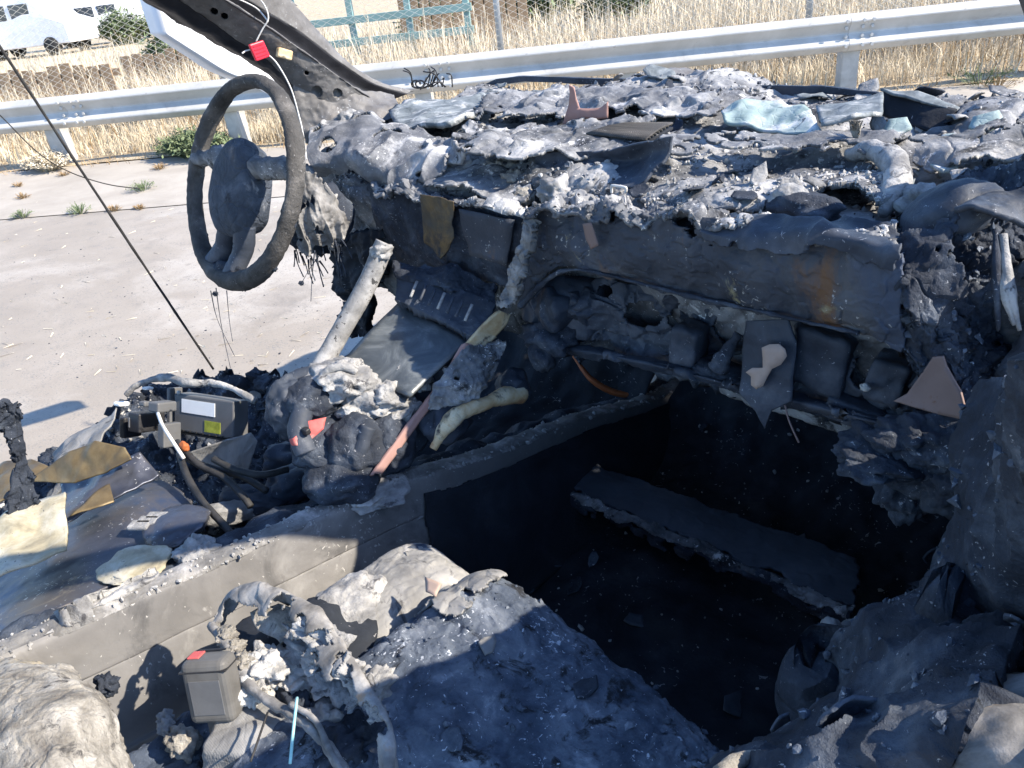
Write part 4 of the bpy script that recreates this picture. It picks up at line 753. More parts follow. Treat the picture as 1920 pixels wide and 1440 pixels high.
for i in range(7):
    t = (i+.5)/7; p = PX(775+120*t, 528+50*t, -.175+.13*t)+A(.004, -.004, .006); q = PX(765+118*t, 556+52*t, -.165+.12*t)+A(.004, -.006, .006)
    tube('vent_fin', [p, q], .0028, m_ashl if i % 3 == 0 else m_chars, vb, 5, 4)
sheet('console_crust', [[PX(735, 480, -.24), PX(800, 490, -.2), PX(880, 510, -.12), PX(940, 540, -.06)], [PX(740, 505, -.22), PX(810, 515, -.16), PX(885, 540, -.09), PX(935, 568, -.05)], [PX(745, 525, -.21), PX(815, 540, -.14), PX(885, 562, -.08), PX(925, 585, -.04)]], m_char, car, 80, 40, [(16, .016, 'f'), (45, .012, 'r')], 42, .012, rag=(0, .01, .01, .01))
bar = sheet('console_bar', [[PX(868, 652, -.035), PX(905, 660, -.03)], [PX(885, 628, -.03), PX(925, 640, -.025)], [PX(915, 598, -.025), PX(950, 612, -.02)], [PX(935, 582, -.02), PX(958, 590, -.02)]], m_cream, car, 16, 50, [(16, .005, 'f')], 43, .006, rag=(.004, .004, .003, 0))
lb = PXs([(872, 648, -.035), (835, 712, -.035), (790, 770, -.035), (745, 830, -.035), (700, 892, -.035)])
sheet('lower_bar', [[p+A(-.002, -.006, .004) for p in lb], [p+A(.004, .0, .006) for p in lb], [p+A(.006, .012, -.002) for p in lb]], m_pink, bar, 60, 10, [(20, .002, 'f')], 44, .004)
sheet('charred_core', [[PX(880, 640, -.03), PX(915, 648, -.02), PX(948, 645, -.01)], [PX(835, 690, -.03), PX(885, 700, -.005), PX(940, 690, .0)], [PX(810, 735, -.03), PX(860, 745, -.005), PX(915, 730, .0)], [PX(796, 768, -.035), PX(830, 770, -.02), PX(862, 768, -.01)]], m_ash, bar, 90, 110, [(18, .014, 'f'), (40, .014, 'r'), (110, .004, 'f')], 45, .012, rag=(.006, .012, .006, .012), hole=lambda P: fbm(P*42+9, 3) > .52)
bp = tube('bone_shaped_pipe', PXs([(812, 842, .0), (832, 805, .0), (862, 776, .005), (905, 758, .005), (940, 745, .0), (975, 738, -.005)]), [.006, .011, .015, .012, .011, .016, .018], m_cream, car, 16, 90, .004, 4)
lump('socket', PX(962, 722, -.02), (.03, .03, .028), m_chars, bp, .35, 1.6, 4, 12)
lump('charred_backing', PX(838, 790, -.03), (.03, .045, .04), m_chars, bp, .4, 1.6, 4, 13)
# hub plate at top of lower column of console
# ash heaps in the gear well
for i, (px, py, x, r, mt) in enumerate([(640, 712, -.16, (.055, .05, .03), m_ashl), (590, 745, -.18, (.05, .05, .035), m_char), (720, 745, -.10, (.045, .04, .03), m_ashl), (790, 712, -.09, (.022, .02, .018), m_ashl), (748, 775, -.08, (.035, .035, .028), m_ashl), (680, 762, -.12, (.04, .04, .03), m_ashl), (612, 830, -.14, (.05, .06, .04), m_char), (670, 835, -.09, (.05, .05, .05), m_char), (730, 835, -.07, (.04, .05, .05), m_char), (555, 760, -.21, (.035, .05, .05), m_chars), (640, 890, -.10, (.07, .06, .04), m_char), (760, 690, -.1, (.02, .02, .012), m_ashl)]):
    lump('console_ash_heap' if mt is m_ashl else 'charred_lump', PX(px, py, x), r, mt, car, .5 if mt is m_ashl else .26, 2.0, 5, 70+i, fine=.1 if mt is m_ashl else .03)
tube('gear_collar', [PX(640+36*math.cos(t), 716+28*math.sin(t), -.14+.02*math.cos(t)) for t in np.linspace(0, 5.6, 16)], .0075, m_ashl, car, 8, 60, .003)
tube('charred_hose', PXs([(520, 790, -.22), (530, 740, -.22), (560, 708, -.22), (600, 705, -.20), (630, 730, -.17)]), .015, m_chars, car, 10, 50, .003)
tube('charred_hose', PXs([(575, 850, -.12), (560, 810, -.14), (570, 770, -.16), (600, 752, -.16)]), .017, m_chars, car, 12, 40, .003)
tube('charred_hose', PXs([(690, 800, -.06), (672, 850, -.06), (640, 885, -.08)]), .013, m_chars, car, 10, 30, .002)
sheet('console_well', [[PX(560, 720, -.26), PX(660, 720, -.22), PX(780, 700, -.10), PX(880, 680, -.06)], [PX(540, 800, -.22), PX(640, 800, -.17), PX(740, 790, -.10), PX(830, 790, -.06)], [PX(560, 870, -.18), PX(630, 880, -.13), PX(690, 890, -.09), PX(760, 880, -.07)], [PX(600, 930, -.14), PX(640, 930, -.11), PX(690, 930, -.08), PX(750, 920, -.07)]], m_chars, car, 90, 90, [(10, .03, 'f'), (40, .012, 'r')], 46, .02)
rb = thing('red_connector', PX(590, 805, -.13), 'half-melted red and pink plastic connector beside the console tube', 'connector')
plate('face', PXs([(552, 822, -.125), (575, 790, -.135), (612, 782, -.125), (606, 804, -.12), (580, 828, -.12), (556, 836, -.12)]), m_redb, rb, .012, 3, [(20, .006, 'f')], 2)
lump('socket', PX(574, 808, -.118), (.008, .006, .006), m_modk, rb, .1, 1, 3, 2, box=.8)

# ---- console / tunnel side trim facing the passenger seat
T = [(-90, 1276, -.11), (50, 1213, -.10), (250, 1126, -.09), (450, 1038, -.075), (633, 957, -.055), (760, 903, -.04), (930, 850, -.04), (1100, 785, -.045), (1240, 745, -.05)]
TP = np.array(PXs(T)+[PX(1240, 745, -.05)+A(0, .25, -.02)])
lv = [(-.045, -.010, 0), (-.03, .002, 0), (-.004, .001, 0), (.002, -.006, 0), (.005, -.03, 0), (.007, -.05, 0), (.009, -.066, 0), (.010, -.076, 0), (.006, -.080, 0), (.010, -.083, 0), (.022, -.13, 0), (.030, -.187, 0), (.036, -.193, 0), (.05, -.27, 0), (.06, -.36, 0)]
def trow(k0, k1): return [[TP[j]+A(dx, 0, max(dz, -(TP[j][2]-.18)*abs(dz)/.36)) for j in range(len(TP))] for dx, dz, _ in lv[k0:k1]]
tun = sheet('console_side', trow(2, 9), m_plastic, car, 260, 60, [(12, .002, 'f'), (60, .0006, 'f')], 47, .004, key='tun')
sheet('trim_top', trow(0, 4), m_trimtop, tun, 240, 24, [(30, .004, 'f'), (90, .003, 'r')], 48, .006, rag=(0, 0, .012, .004), key='ttop')
sheet('lower_panel', trow(8, 13), m_plastic, tun, 240, 60, [(9, .003, 'f'), (60, .0006, 'f')], 49, .004)
sheet('carpet_side', trow(12, 15), m_plastic, tun, 200, 40, [(9, .006, 'f'), (70, .002, 'f')], 50, .004)
sheet('tunnel_top', [[p+A(-.16, 0, -.10) for p in TP], [p+A(-.09, 0, -.02) for p in TP], [p+A(-.04, 0, -.014) for p in TP]], m_char, tun, 160, 30, [(12, .025, 'f'), (40, .01, 'r')], 51, .01)
lump('ash_mound', PX(690, 920, -.065), (.06, .05, .016), m_ashl, tun, .5, 2, 5, 5, rot=(0, 0, .5), fine=.15)
m_footshade = mat('painted_footwell_shade', [(.3, (.010, .012, .017)), (.55, (.02, .024, .032)), (.75, (.038, .043, .054))], 11, .95, .8, 170, .003)  # near-black colour: the footwell's shade painted in
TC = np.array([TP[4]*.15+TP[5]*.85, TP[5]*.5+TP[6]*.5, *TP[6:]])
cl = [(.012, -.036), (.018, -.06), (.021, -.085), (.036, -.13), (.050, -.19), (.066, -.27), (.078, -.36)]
sheet('footwell_shade_panel', [[TC[j]+A(dx, (.05+.25*dz if j == 0 else 0), max(dz, -(TC[j][2]-.18)*abs(dz)/.36)) for j in range(len(TC))] for dx, dz in cl], m_footshade, tun, 170, 60, [(9, .006, 'f'), (40, .0015, 'f')], 78, .004, rag=(.012, 0, .006, 0))  # added dark sheet standing in for shade on the forward tunnel side
tag(tube('orange_trim', [PZ(1075, 668, .36), PZ(1110, 712, .33), PZ(1160, 738, .30), PZ(1243, 748, .29)], [.003, .008, .008, .005], m_orange, car, 6, 30, .002))
# ---- loose board on the floor
bd = thing('floor_board', PZ(1300, 1000, .26), 'long charred board with a crumbling edge lying in the passenger footwell', 'board')
e0, e1, e2, e3 = PZ(1012, 898, .30), PZ(1600, 1142, .29), PZ(1625, 1048, .30), PZ(1075, 853, .31)
sheet('board_top', [[e0, e0*.5+e1*.5, e1], [(e0+e3)/2+A(0, 0, .006), (e0+e1+e2+e3)/4+A(0, 0, .008), (e1+e2)/2+A(0, 0, .006)], [e3, e3*.5+e2*.5, e2]], m_board, bd, 200, 60, [(7, .004, 'f'), (30, .0015, 'c'), (60, .0008, 'f')], 52, .010, rag=(.004, .02, .012, .010))
sheet('crumbling_edge', [[e0+(e1-e0)*t+A(0, .004, .001) for t in np.linspace(0, 1, 6)], [e0+(e1-e0)*t+A(0, -.008, -.012) for t in np.linspace(0, 1, 6)], [e0+(e1-e0)*t+A(0, -.006, -.04) for t in np.linspace(0, 1, 6)]], m_char, bd, 160, 24, [(14, .008, 'f'), (40, .01, 'r')], 53, .006, rag=(0, 0, 0, .035))
ed = np.linspace(0, 1, 9)
sheet('pale_edge', [[e0+(e1-e0)*t+A(0, .010, .0035+.002*math.sin(t*31)) for t in ed], [e0+(e1-e0)*t+A(0, -.006, -.001+.003*math.sin(t*23)) for t in ed], [e0+(e1-e0)*t+A(0, -.012, -.016) for t in ed]], m_ash, bd, 260, 24, [(14, .006, 'f'), (40, .004, 'c'), (90, .002, 'f')], 54, .003, rag=(0, .01, .010, .014))

# ---- passenger seat cushion
sx = [.055, .075, .11, .15, .185, .205, .24, .32, .42, .52, .58, .615, .63]
def sz(x):  # bolster profile
    return .0*x-.022*math.exp(-((x-.195)/.016)**2)-(.02 if x < .19 else 0)+.036*math.exp(-((x-.28)/.10)**2)+.02*math.exp(-((x-.56)/.05)**2)-(.10 if x < .06 else 0)-(.12 if x > .625 else 0)
sp_ = [(.13, .26), (.155, .36), (.165, .43), (.145, .482), (.09, .503), (.0, .505), (-.1, .50), (-.25, .49), (-.5, .48)]
rows = [[A(x, y-(.05*max(0, (x-.45)/.18)**2 if y > .1 else 0)-(.012*math.exp(-((x-.195)/.03)**2) if y > .12 else 0), z+sz(x)*(1 if z > .42 else .3)) for x in sx] for y, z in sp_]
seat = sheet('seat_cushion', rows, m_seat, car, 300, 300, [(5, .010, 'f'), (13, .006, 'f'), (22, .004, 'c'), (60, .0025, 'c'), (110, .002, 'f')], 54, .02, key='seat')
BZ = -.022
bx = [.05, .065, .09, .12, .15, .175, .192]
brow = [[A(x, y, z+BZ+(.016*math.exp(-((x-.12)/.05)**2)-(.05 if x < .06 else 0)-.012*(x > .19))*(1 if z > .42 else .4)) for x in bx] for y, z in [(.137, .28), (.162, .37), (.172, .435), (.152, .49), (.10, .512), (.02, .513), (-.06, .508), (-.12, .49)]]
sheet('side_bolster', brow, m_cloth, seat, 110, 180, [(7, .006, 'f'), (24, .0025, 'c'), (60, .0012, 'c')], 55, .006, rag=(0, 0, 0, .04))
sheet('cloth_remnant', [[A(x, y, z+sz(x)+.007) for x in (.205, .225, .25, .28)] for y, z in ((.15, .482), (.12, .495), (.08, .503), (.03, .506))], m_cloth, seat, 90, 120, [(5, .010, 'f'), (13, .006, 'f'), (22, .004, 'c')], 54, .003, rag=(.002, .05, .004, .03))
plate('tan_scrap', [PZ(795, 1078, .548), PZ(828, 1095, .548), PZ(818, 1120, .546), PZ(798, 1108, .546)], m_tan, seat, .002, 2, [(30, .004, 'f')], 3)
# arched melted side shield over the recliner
ar = [(392, 1172), (415, 1128), (452, 1102), (500, 1098), (555, 1122), (610, 1168), (655, 1228), (700, 1300), (728, 1370), (738, 1450)]
zo = [.56, .575, .59, .60, .60, .595, .59, .585, .575, .565]
o1 = [PZ(*p, z) for p, z in zip(ar, zo)]
inn = [(406, 1188), (432, 1164), (460, 1146), (498, 1142), (536, 1164), (574, 1212), (614, 1264), (664, 1328), (704, 1388), (718, 1458)]
o2 = [PZ(*p, z-.004) for p, z in zip(inn, zo)]
arch = sheet('recliner_shield', [[p+A(-.006, .004, -.03) for p in o1], [p+A(-.002, .002, -.008) for p in o1], o1, [.55*a+.45*b+A(0, 0, .002) for a, b in zip(o1, o2)], [p+A(0, 0, -.012) for p in o2]], m_arch, seat, 220, 50, [(8, .008, 'f'), (20, .004, 'f'), (35, .0015, 'c'), (60, .0012, 'f')], 57, .0025, rag=(.01, 0, .008, .030))
sheet('draped_ash', [[PZ(585, 1150, .60), PZ(640, 1205, .595), PZ(690, 1280, .585), PZ(725, 1350, .575)], [PZ(560, 1165, .59), PZ(605, 1225, .585), PZ(650, 1290, .575), PZ(700, 1360, .565)], [PZ(548, 1190, .575), PZ(585, 1245, .565), PZ(625, 1310, .555), PZ(680, 1375, .55)]], m_ashl, arch, 90, 60, [(12, .014, 'f'), (30, .008, 'c'), (70, .004, 'c')], 59, .006, rag=(.01, .02, .004, .03))
tube('shield_lip', [PZ(*p, z) for p, z in (((393, 1172), .56), ((425, 1205), .56), ((452, 1262), .555), ((500, 1312), .55), ((560, 1345), .55), ((605, 1390), .55), ((650, 1450), .55))], [.006, .008, .006, .005, .006, .005], m_arch, arch, 8, 70, .006)
plate('scorched_foam_patch', [PZ(468, 1148, .575), PZ(520, 1130, .58), PZ(572, 1150, .58), (PZ(560, 1180, .57)), PZ(520, 1198, .565), PZ(480, 1180, .565)], m_foam, arch, .01, 4, [(30, .01, 'f')], 5)
for i, (px, py, z, r, mt) in enumerate([(505, 1250, .545, (.03, .025, .02), m_wfoam), (470, 1280, .54, (.03, .025, .018), m_wfoam), (560, 1280, .53, (.025, .02, .015), m_wfoam), (440, 1215, .56, (.012, .012, .008), m_foam), (455, 1240, .56, (.012, .012, .008), m_foam), (425, 1190, .565, (.012, .012, .007), m_foam), (600, 1220, .55, (.04, .03, .015), m_ashl), (630, 1270, .545, (.03, .025, .015), m_ashl), (690, 1290, .54, (.02, .03, .015), m_ashl), (620, 1350, .52, (.03, .03, .02), m_ashl), (660, 1400, .52, (.03, .04, .02), m_char), (560, 1330, .52, (.03, .02, .02), m_char)]):
    lump('foam_tuft' if mt in (m_wfoam, m_foam) else 'ash_clump', PZ(px, py, z), r, mt, seat, .7, 2.4, 5, 90+i, fine=.2)
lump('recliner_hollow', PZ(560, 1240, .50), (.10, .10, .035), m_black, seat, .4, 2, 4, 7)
lump('seat_frame_block', PZ(490, 1402, .49), (.065, .045, .045), m_cloth, seat, .2, 1.3, 5, 8, rot=(0, .1, .7), box=.6, fine=.03)
lump('seat_frame_block', PZ(640, 1160, .495), (.05, .07, .035), m_ashl, seat, .35, 1.8, 5, 9, rot=(0, 0, .2), fine=.08)
tube('seat_cable', [PZ(545, 1320, .56), PZ(590, 1350, .56), PZ(615, 1400, .56), PZ(645, 1450, .56)], [.0035, .003, .0035, .003], m_arch, seat, 8, 40, .002)
tag(tube('teal_wire', [PZ(557, 1308, .58), PZ(551, 1360, .58), PZ(544, 1432, .57)], .0016, m_teal, None, 6, 12), 'thin pale teal wire hanging over the recliner hollow', 'wire')
tag(tube('thin_rod', [PZ(502, 1335, .565), PZ(470, 1428, .56)], .0012, m_wire, None, 6, 6), 'thin dark rod resting on the singed seat frame', 'rod')
# seat belt buckle
bc = PZ(400, 1288, .56); fwd = PZ(452, 1240, .56)-PZ(352, 1262, .56); 
xb = A(.78, .62, 0); zb = A(-.25, .22, .94); zb /= np.linalg.norm(zb); yb = np.cross(zb, xb); yb /= np.linalg.norm(yb); xb = np.cross(yb, zb)
m_buck = mat('buckle_plastic', [(.3, (.075, .072, .066)), (.6, (.12, .116, .108))], 18, .55, .25, 160, .001)
bk = box('belt_buckle', bc, xb*.027, yb*.016, zb*.037, m_buck, seat, .009); bk.modifiers[0].segments = 4
box('release_button', bc+zb*.0375-xb*.014+yb*.002, xb*.007, yb*.008, zb*.0012, m_redb, bk, .001)
box('seam_band', bc+zb*.026, xb*.0274, yb*.0164, zb*.0010, m_modk, bk, .0004)
box('grip_panel', bc-zb*.004-yb*.0162*np.sign(yb @ (bc-CAM.C)), xb*.018, yb*.0006, zb*.020, m_modb, bk, .0004)
box('latch_slot', bc+zb*.0375+yb*.0125, xb*.016, yb*.0015, zb*.001, m_black, bk, .0005)
box('stalk', bc-zb*.07, xb*.014, yb*.003, zb*.035, m_buck, bk, .002)
for i, (px, py, r, mt, lab) in enumerate([(340, 1390, (.022, .016, .014), m_foam, 'yellow and white scorched foam crumb on the floor beside the buckle'), (310, 1345, (.010, .009, .007), m_ashl, 'small grey ash chip on the console below the trim'), (312, 1362, (.011, .009, .008), m_ashl, 'small pale ash chip on the console beside the buckle stalk')]):
    tag(lump('foam_crumb', PZ(px, py, .49), r, mt, None, .7, 2.5, 4, 110+i, fine=.2), lab, 'debris')
# ---- big scorched foam at the lower left (centre armrest)
sheet('armrest_foam', [[PZ(-60, 1255, .56), PZ(30, 1222, .57), PZ(110, 1228, .57), PZ(160, 1262, .56), PZ(200, 1300, .54)], [PZ(-60, 1310, .60), PZ(30, 1280, .615), PZ(110, 1280, .61), PZ(175, 1310, .59), PZ(222, 1345, .54)], [PZ(-60, 1380, .62), PZ(40, 1360, .63), PZ(120, 1355, .62), PZ(190, 1370, .59), PZ(240, 1400, .53)], [PZ(-60, 1480, .62), PZ(50, 1470, .63), PZ(130, 1460, .62), PZ(200, 1460, .58), PZ(262, 1470, .52)]], m_foam, car, 150, 150, [(9, .012, 'f'), (30, .004, 'f'), (50, .002, 'c'), (120, .0012, 'f')], 58, .05, rag=(0, .012, .008, 0))
lump('charred_clod', PZ(200, 1285, .53), (.014, .012, .012), m_char, car, .8, 3, 4, 4, fine=.2)

# ---- passenger door, seen from above, inner face in shade
dl = [(1840, 800, .69), (1770, 935, .675), (1728, 1060, .67), (1640, 1150, .66), (1545, 1200, .655), (1525, 1300, .655), (1440, 1385, .65), (1310, 1450, .65), (1180, 1530, .65)]
dt = [(1960, 690, .80), (1955, 850, .80), (1950, 980, .805), (1945, 1100, .81), (1930, 1210, .812), (1880, 1265, .815), (1830, 1330, .815), (1790, 1420, .815), (1760, 1520, .815)]
a = np.array(PXs(dl)); b = np.array(PXs(dt))
mids = [a*(1-t)+b*t+A(0, 0, .035*math.sin(t*3.14)) for t in (.25, .5, .75)]
dn = a.copy(); dn[:, 2] = .30; dn[:, 0] += .02
door = sheet('door_panel', [dn, (a+dn)/2+A(.01, 0, 0), a+A(.004, 0, -.01), *mids, b], m_char, car, 260, 230, [(5, .024, 'f'), (11, .012, 'f'), (20, .007, 'v'), (26, .002, 'c'), (90, .0015, 'f')], 61, .03, key='door')
bo = b+A(.015, 0, .0); sheet('door_skin', [b+A(0, 0, -.006), bo+A(.01, 0, .004), bo+A(.05, 0, -.01), bo+A(.06, 0, -.35)], m_arch, door, 100, 40, [(14, .006, 'f'), (60, .003, 'f')], 62, .004, face=(1, 0, 1))
for i, (px, py, y, r, mt) in enumerate([(1640, 838, .40, (.035, .03, .02), m_char), (1700, 825, .41, (.04, .03, .025), m_char), (1770, 835, .42, (.045, .035, .03), m_char), (1640, 868, .38, (.04, .03, .016), m_char), (1740, 880, .42, (.05, .03, .035), m_char), (1700, 920, .46, (.03, .03, .04), m_char), (1800, 900, .42, (.05, .04, .04), m_char)]):
    lump('charred_clump', PY(px, py, y), r, mt, door, .6, 2., 5, 120+i, fine=.14)
tube('melted_grip', [PX(1545, 1200, .645), PX(1575, 1185, .645), PX(1620, 1170, .65), PX(1690, 1140, .655), PX(1705, 1138, .66)], [.016, .010, .010, .008, .006], m_cloth, door, 10, 50, .006)
lump('melted_grip_end', PX(1558, 1195, .64), (.018, .018, .02), m_cloth, door, .35, 1.5, 4, 3)
tube('window_seal', [PX(1560, 1400, .70), PX(1640, 1380, .73), PX(1760, 1320, .77), (PX(1850, 1298, .79)), PX(1940, 1292, .80)], .0025, m_cloth, door, 6, 40, .001)
tag(tube('cream_hose', [PX(1350, 1452, .70), PX(1385, 1428, .70), PX(1440, 1422, .71), PX(1500, 1428, .72), PX(1560, 1455, .73)], .006, m_foam, None, 10, 40, .002), 'cream hose looped over the sill of the charred passenger door', 'hose')

# ---- driver's side wreckage: seat pan, sheets, module
dseat = sheet('driver_seat_pan', [[PZ(-80, 1235, .50), PZ(40, 1175, .52), PZ(160, 1120, .52), PZ(260, 1070, .52), PZ(372, 1012, .51)], [PZ(-80, 1160, .48), PZ(40, 1110, .50), PZ(150, 1055, .51), PZ(260, 1010, .51), PZ(378, 970, .50)], [PZ(-80, 1100, .46), PZ(40, 1045, .48), PZ(140, 995, .50), PZ(240, 950, .51), PZ(352, 925, .50)], [PZ(-80, 1060, .44), PZ(40, 1005, .46), PZ(130, 965, .48), PZ(215, 925, .49), PZ(305, 900, .49)]], m_steel, car, 150, 90, [(5, .006, 'f'), (20, .0015, 'f')], 63, .005, rag=(0, .008, 0, .006))
sheet('pan_roll', [[PZ(-80, 1250, .51), PZ(60, 1180, .53), PZ(200, 1112, .535), PZ(300, 1066, .53)], [PZ(-80, 1262, .525), PZ(60, 1195, .545), PZ(200, 1125, .55), PZ(305, 1075, .54)], [PZ(-80, 1285, .51), PZ(60, 1210, .53), PZ(205, 1140, .53), PZ(310, 1088, .52)]], m_ashl, dseat, 120, 24, [(16, .008, 'f'), (50, .005, 'r')], 64, .02, rag=(0, .01, 0, .006))
lump('rusty_boss', PZ(255, 1058, .525), (.05, .042, .009), m_pale, dseat, .3, 1.6, 5, 3, rot=(0, 0, .6))
lump('grey_boss', PZ(330, 985, .52), (.05, .05, .014), m_steel, dseat, .25, 1.4, 5, 4, rot=(0, 0, .6))
for i in range(3): box('stamped_slot', PZ(262+16*i, 985-8*i, .528), A(.014, .01, 0), A(-.006, .008, 0), A(0, 0, .004), m_ashl, dseat, .003)
lump('ash_clod', PZ(372, 1040, .52), (.035, .03, .02), m_ashl, dseat, .6, 2.4, 5, 6, fine=.15)
def scrap(pts, z, mt, lab, th=.003, sub=4, disp=((10, .012, 'f'), (30, .004, 'f')), curl=0, seed=1, name='metal_sheet'):
    P_ = [PZ(p[0], p[1], z if len(p) == 2 else p[2]) for p in pts]
    return tag(plate(name, P_, mt, None, th, sub, disp, seed, curl), lab, 'scrap')
scrap([(-60, 1000, .56), (60, 935, .56), (122, 922, .56), (126, 1030, .55), (60, 1058, .55), (-60, 1112, .54)], .56, m_pale, 'pale cream burnt sheet lying over the driver seat pan', .006, seed=2)
scrap([(60, 905, .54), (130, 850, .58), (178, 826, .60), (232, 838, .59), (252, 862, .57), (200, 885, .56), (135, 905, .55)], .56, m_gold, 'curled brown heat-stained metal sheet in front of the grey module', .003, curl=.15, seed=3)
scrap([(108, 900, .53), (200, 875, .55), (265, 850, .56), (295, 885, .54), (230, 930, .53), (125, 985, .52)], .53, m_steel, 'dark blue heat-stained metal sheet under the curled brown sheet', .003, seed=4)
scrap([(128, 965, .545), (205, 905, .55), (212, 935, .545), (190, 945, .545)], .54, m_gold, 'small ochre metal strip between the cream sheet and the seat pan', .002, 3, seed=5)
scrap([(95, 850, .50), (125, 815, .53), (205, 775, .56), (215, 762, .565), (210, 800, .56), (190, 828, .55), (160, 845, .54), (110, 880, .52)], .54, m_cloth, 'crumpled grey sheet curling up beside the grey module', .003, seed=6)
scrap([(-40, 905, .50), (10, 870, .52), (60, 862, .53), (100, 880, .52), (70, 900, .52), (-40, 960, .5)], .52, m_gold, 'dull olive-brown scorched sheet behind the cream sheet', .003, seed=7)
tag(sheet('charred_stake', [[PX(-6, 750, -.42), PX(15, 748, -.42), PX(28, 760, -.42)], [PX(-2, 790, -.42), PX(18, 800, -.42), PX(44, 770, -.42)], [PX(18, 830, -.42), PX(30, 835, -.42), PX(48, 820, -.42)], [PX(30, 870, -.42), PX(40, 872, -.42), PX(54, 862, -.42)], [PX(15, 930, -.42), PX(45, 930, -.42), PX(70, 920, -.42)], [PX(0, 990, -.42), PX(40, 990, -.42), PX(70, 980, -.42)]], m_char, None, 40, 90, [(30, .006, 'f'), (60, .006, 'c')], 65, .008, rag=(.004, .004, .006, 0)), 'charred upright stake of burnt foam at the edge of the driver seat', 'debris')
sheet('driver_sill_wreck', [[PZ(-80, 880, .36), PZ(60, 862, .40), PZ(170, 800, .46), PZ(240, 745, .48), PZ(330, 700, .50), PZ(430, 694, .50), PZ(530, 702, .50), PZ(600, 690, .52)], [PZ(-80, 930, .38), PZ(80, 890, .42), PZ(190, 830, .44), PZ(270, 800, .44), PZ(360, 780, .44), PZ(450, 780, .44), PZ(530, 760, .46), PZ(600, 740, .5)], [PZ(-80, 1000, .38), PZ(90, 950, .40), PZ(220, 900, .40), PZ(320, 890, .40), PZ(420, 890, .40), PZ(500, 880, .42), PZ(560, 860, .44), PZ(610, 830, .48)], [PZ(-80, 1100, .38), PZ(120, 1050, .38), PZ(260, 1000, .38), PZ(380, 980, .40), PZ(460, 960, .42), PZ(540, 930, .44), PZ(600, 900, .46), PZ(640, 880, .5)]], m_char, car, 240, 150, [(7, .02, 'f'), (12, .022, 'c'), (28, .010, 'c'), (60, .004, 'c')], 66, .03, rag=(0, 0, .012, 0), key='sill')
# control module
mod = thing('control_module', PZ(380, 800, .45), 'grey electronic control module with white and green stickers on the driver side wreckage', 'module')
c0, cx, cy = PZ(326, 737, .565), PZ(438, 753, .565), PZ(326, 806, .50)
ux = (cx-c0)/2; uy = (cy-c0)/2; un = np.cross(ux, uy); un /= np.linalg.norm(un); un = un if un @ (CAM.C-c0) > 0 else -un
cc = c0+ux+uy
box('case', cc-un*.02, ux, uy, un*.02, m_modb, mod, .003)
def onm(u, v, w=.0): return c0+2*ux*u+2*uy*v+un*w
box('white_sticker', onm(.42, .30, .0006), ux*.56, uy*.36, un*.0004, m_stick, mod, 0)
box('green_sticker', onm(.66, .76, .0006), ux*.26, uy*.30, un*.0004, m_stickg, mod, 0)
box('case_flange', onm(-.07, .55, -.012), ux*.06, uy*1.35, un*.016, m_modb, mod, .002)
box('lower_ledge', onm(.5, 1.07, -.02), ux*.98, uy*.07, un*.012, m_modk, mod, .002)
for k in range(9): box('case_rib', onm(.06+.11*k, .97, .0012), ux*.02, uy*.04, un*.0012, m_modk, mod, 0)
for u, v in ((.05, 1.02), (.97, 1.05), (.1, -.04)): 
    tube('screw', [onm(u, v, .0), onm(u, v, .004)], .004, m_galv, mod, 10, 2)
cn = thing('connector_block', PZ(285, 810, .45), 'black plastic connector block with grey plug beside the control module', 'connector')
box('plug', PZ(305, 762, .575), ux*.17, uy*.26, un*.022, m_modb, cn, .003)
box('housing', PZ(275, 790, .54), ux*.20, uy*.5, un*.03, m_modk, cn, .003)
box('housing', PZ(245, 800, .52), ux*.10, uy*.55, un*.02, m_modk, cn, .003)
box('latch', PZ(246, 792, .55), ux*.035, uy*.28, un*.006, m_modb, cn, .002)
box('latch', PZ(318, 815, .54), ux*.10, uy*.6, un*.02, m_modb, cn, .002)
box('clip', PZ(228, 757, .55), ux*.12, uy*.12, un*.012, m_stick, cn, .003)
box('clip', PZ(277, 728, .57), ux*.09, uy*.08, un*.01, m_stick, cn, .003)
box('clip', PZ(272, 757, .57), ux*.1, uy*.14, un*.008, m_modb, cn, .003)
tag(tube('module_bracket', [PZ(236, 742, .57), PZ(262, 720, .585), PZ(310, 708, .59), PZ(350, 718, .59), PZ(395, 718, .585), PZ(440, 730, .58), PZ(478, 752, .57)], [.004, .006, .007, .008, .006, .006, .007], m_ashl, None, 8, 80, .005), 'ash-crusted bracket rim arching over the control module', 'bracket')
tag(plate('ribbed_cover', [PZ(352, 850, .49), PZ(470, 812, .52), PZ(482, 828, .50), PZ(472, 862, .47), PZ(460, 900, .44), PZ(430, 890, .45), PZ(370, 865, .47)], m_cloth, None, .004, 4, [(14, .006, 'f'), (40, .005, 'r')], 9), 'grey ribbed plastic cover leaning below the control module', 'cover')
tag(tube('white_lead', [PZ(296, 775, .59), PZ(305, 798, .59), PZ(322, 825, .58), PZ(345, 860, .55)], .0032, m_wirew, None, 8, 30), 'pale lead running down from the grey plug of the connector block', 'cable')
for i, (pts, lab) in enumerate([([(332, 828), (350, 858), (395, 878), (450, 892), (500, 920)], 'black cable running from the module toward the console trim'), ([(340, 835), (370, 870), (420, 895), (455, 930), (470, 950)], 'black cable sagging below the ribbed plastic cover'), ([(336, 850), (352, 895), (380, 940), (420, 985), (440, 1010)], 'black cable running along the driver seat pan edge'), ([(400, 860), (440, 880), (490, 890), (540, 880)], 'black cable crossing the floor under the melted hoses')]):
    tag(tube('cable', [PZ(px, py, .545-.012*k) for k, (px, py) in enumerate(pts)], .006, m_wire, None, 8, 50, .001), lab, 'cable')
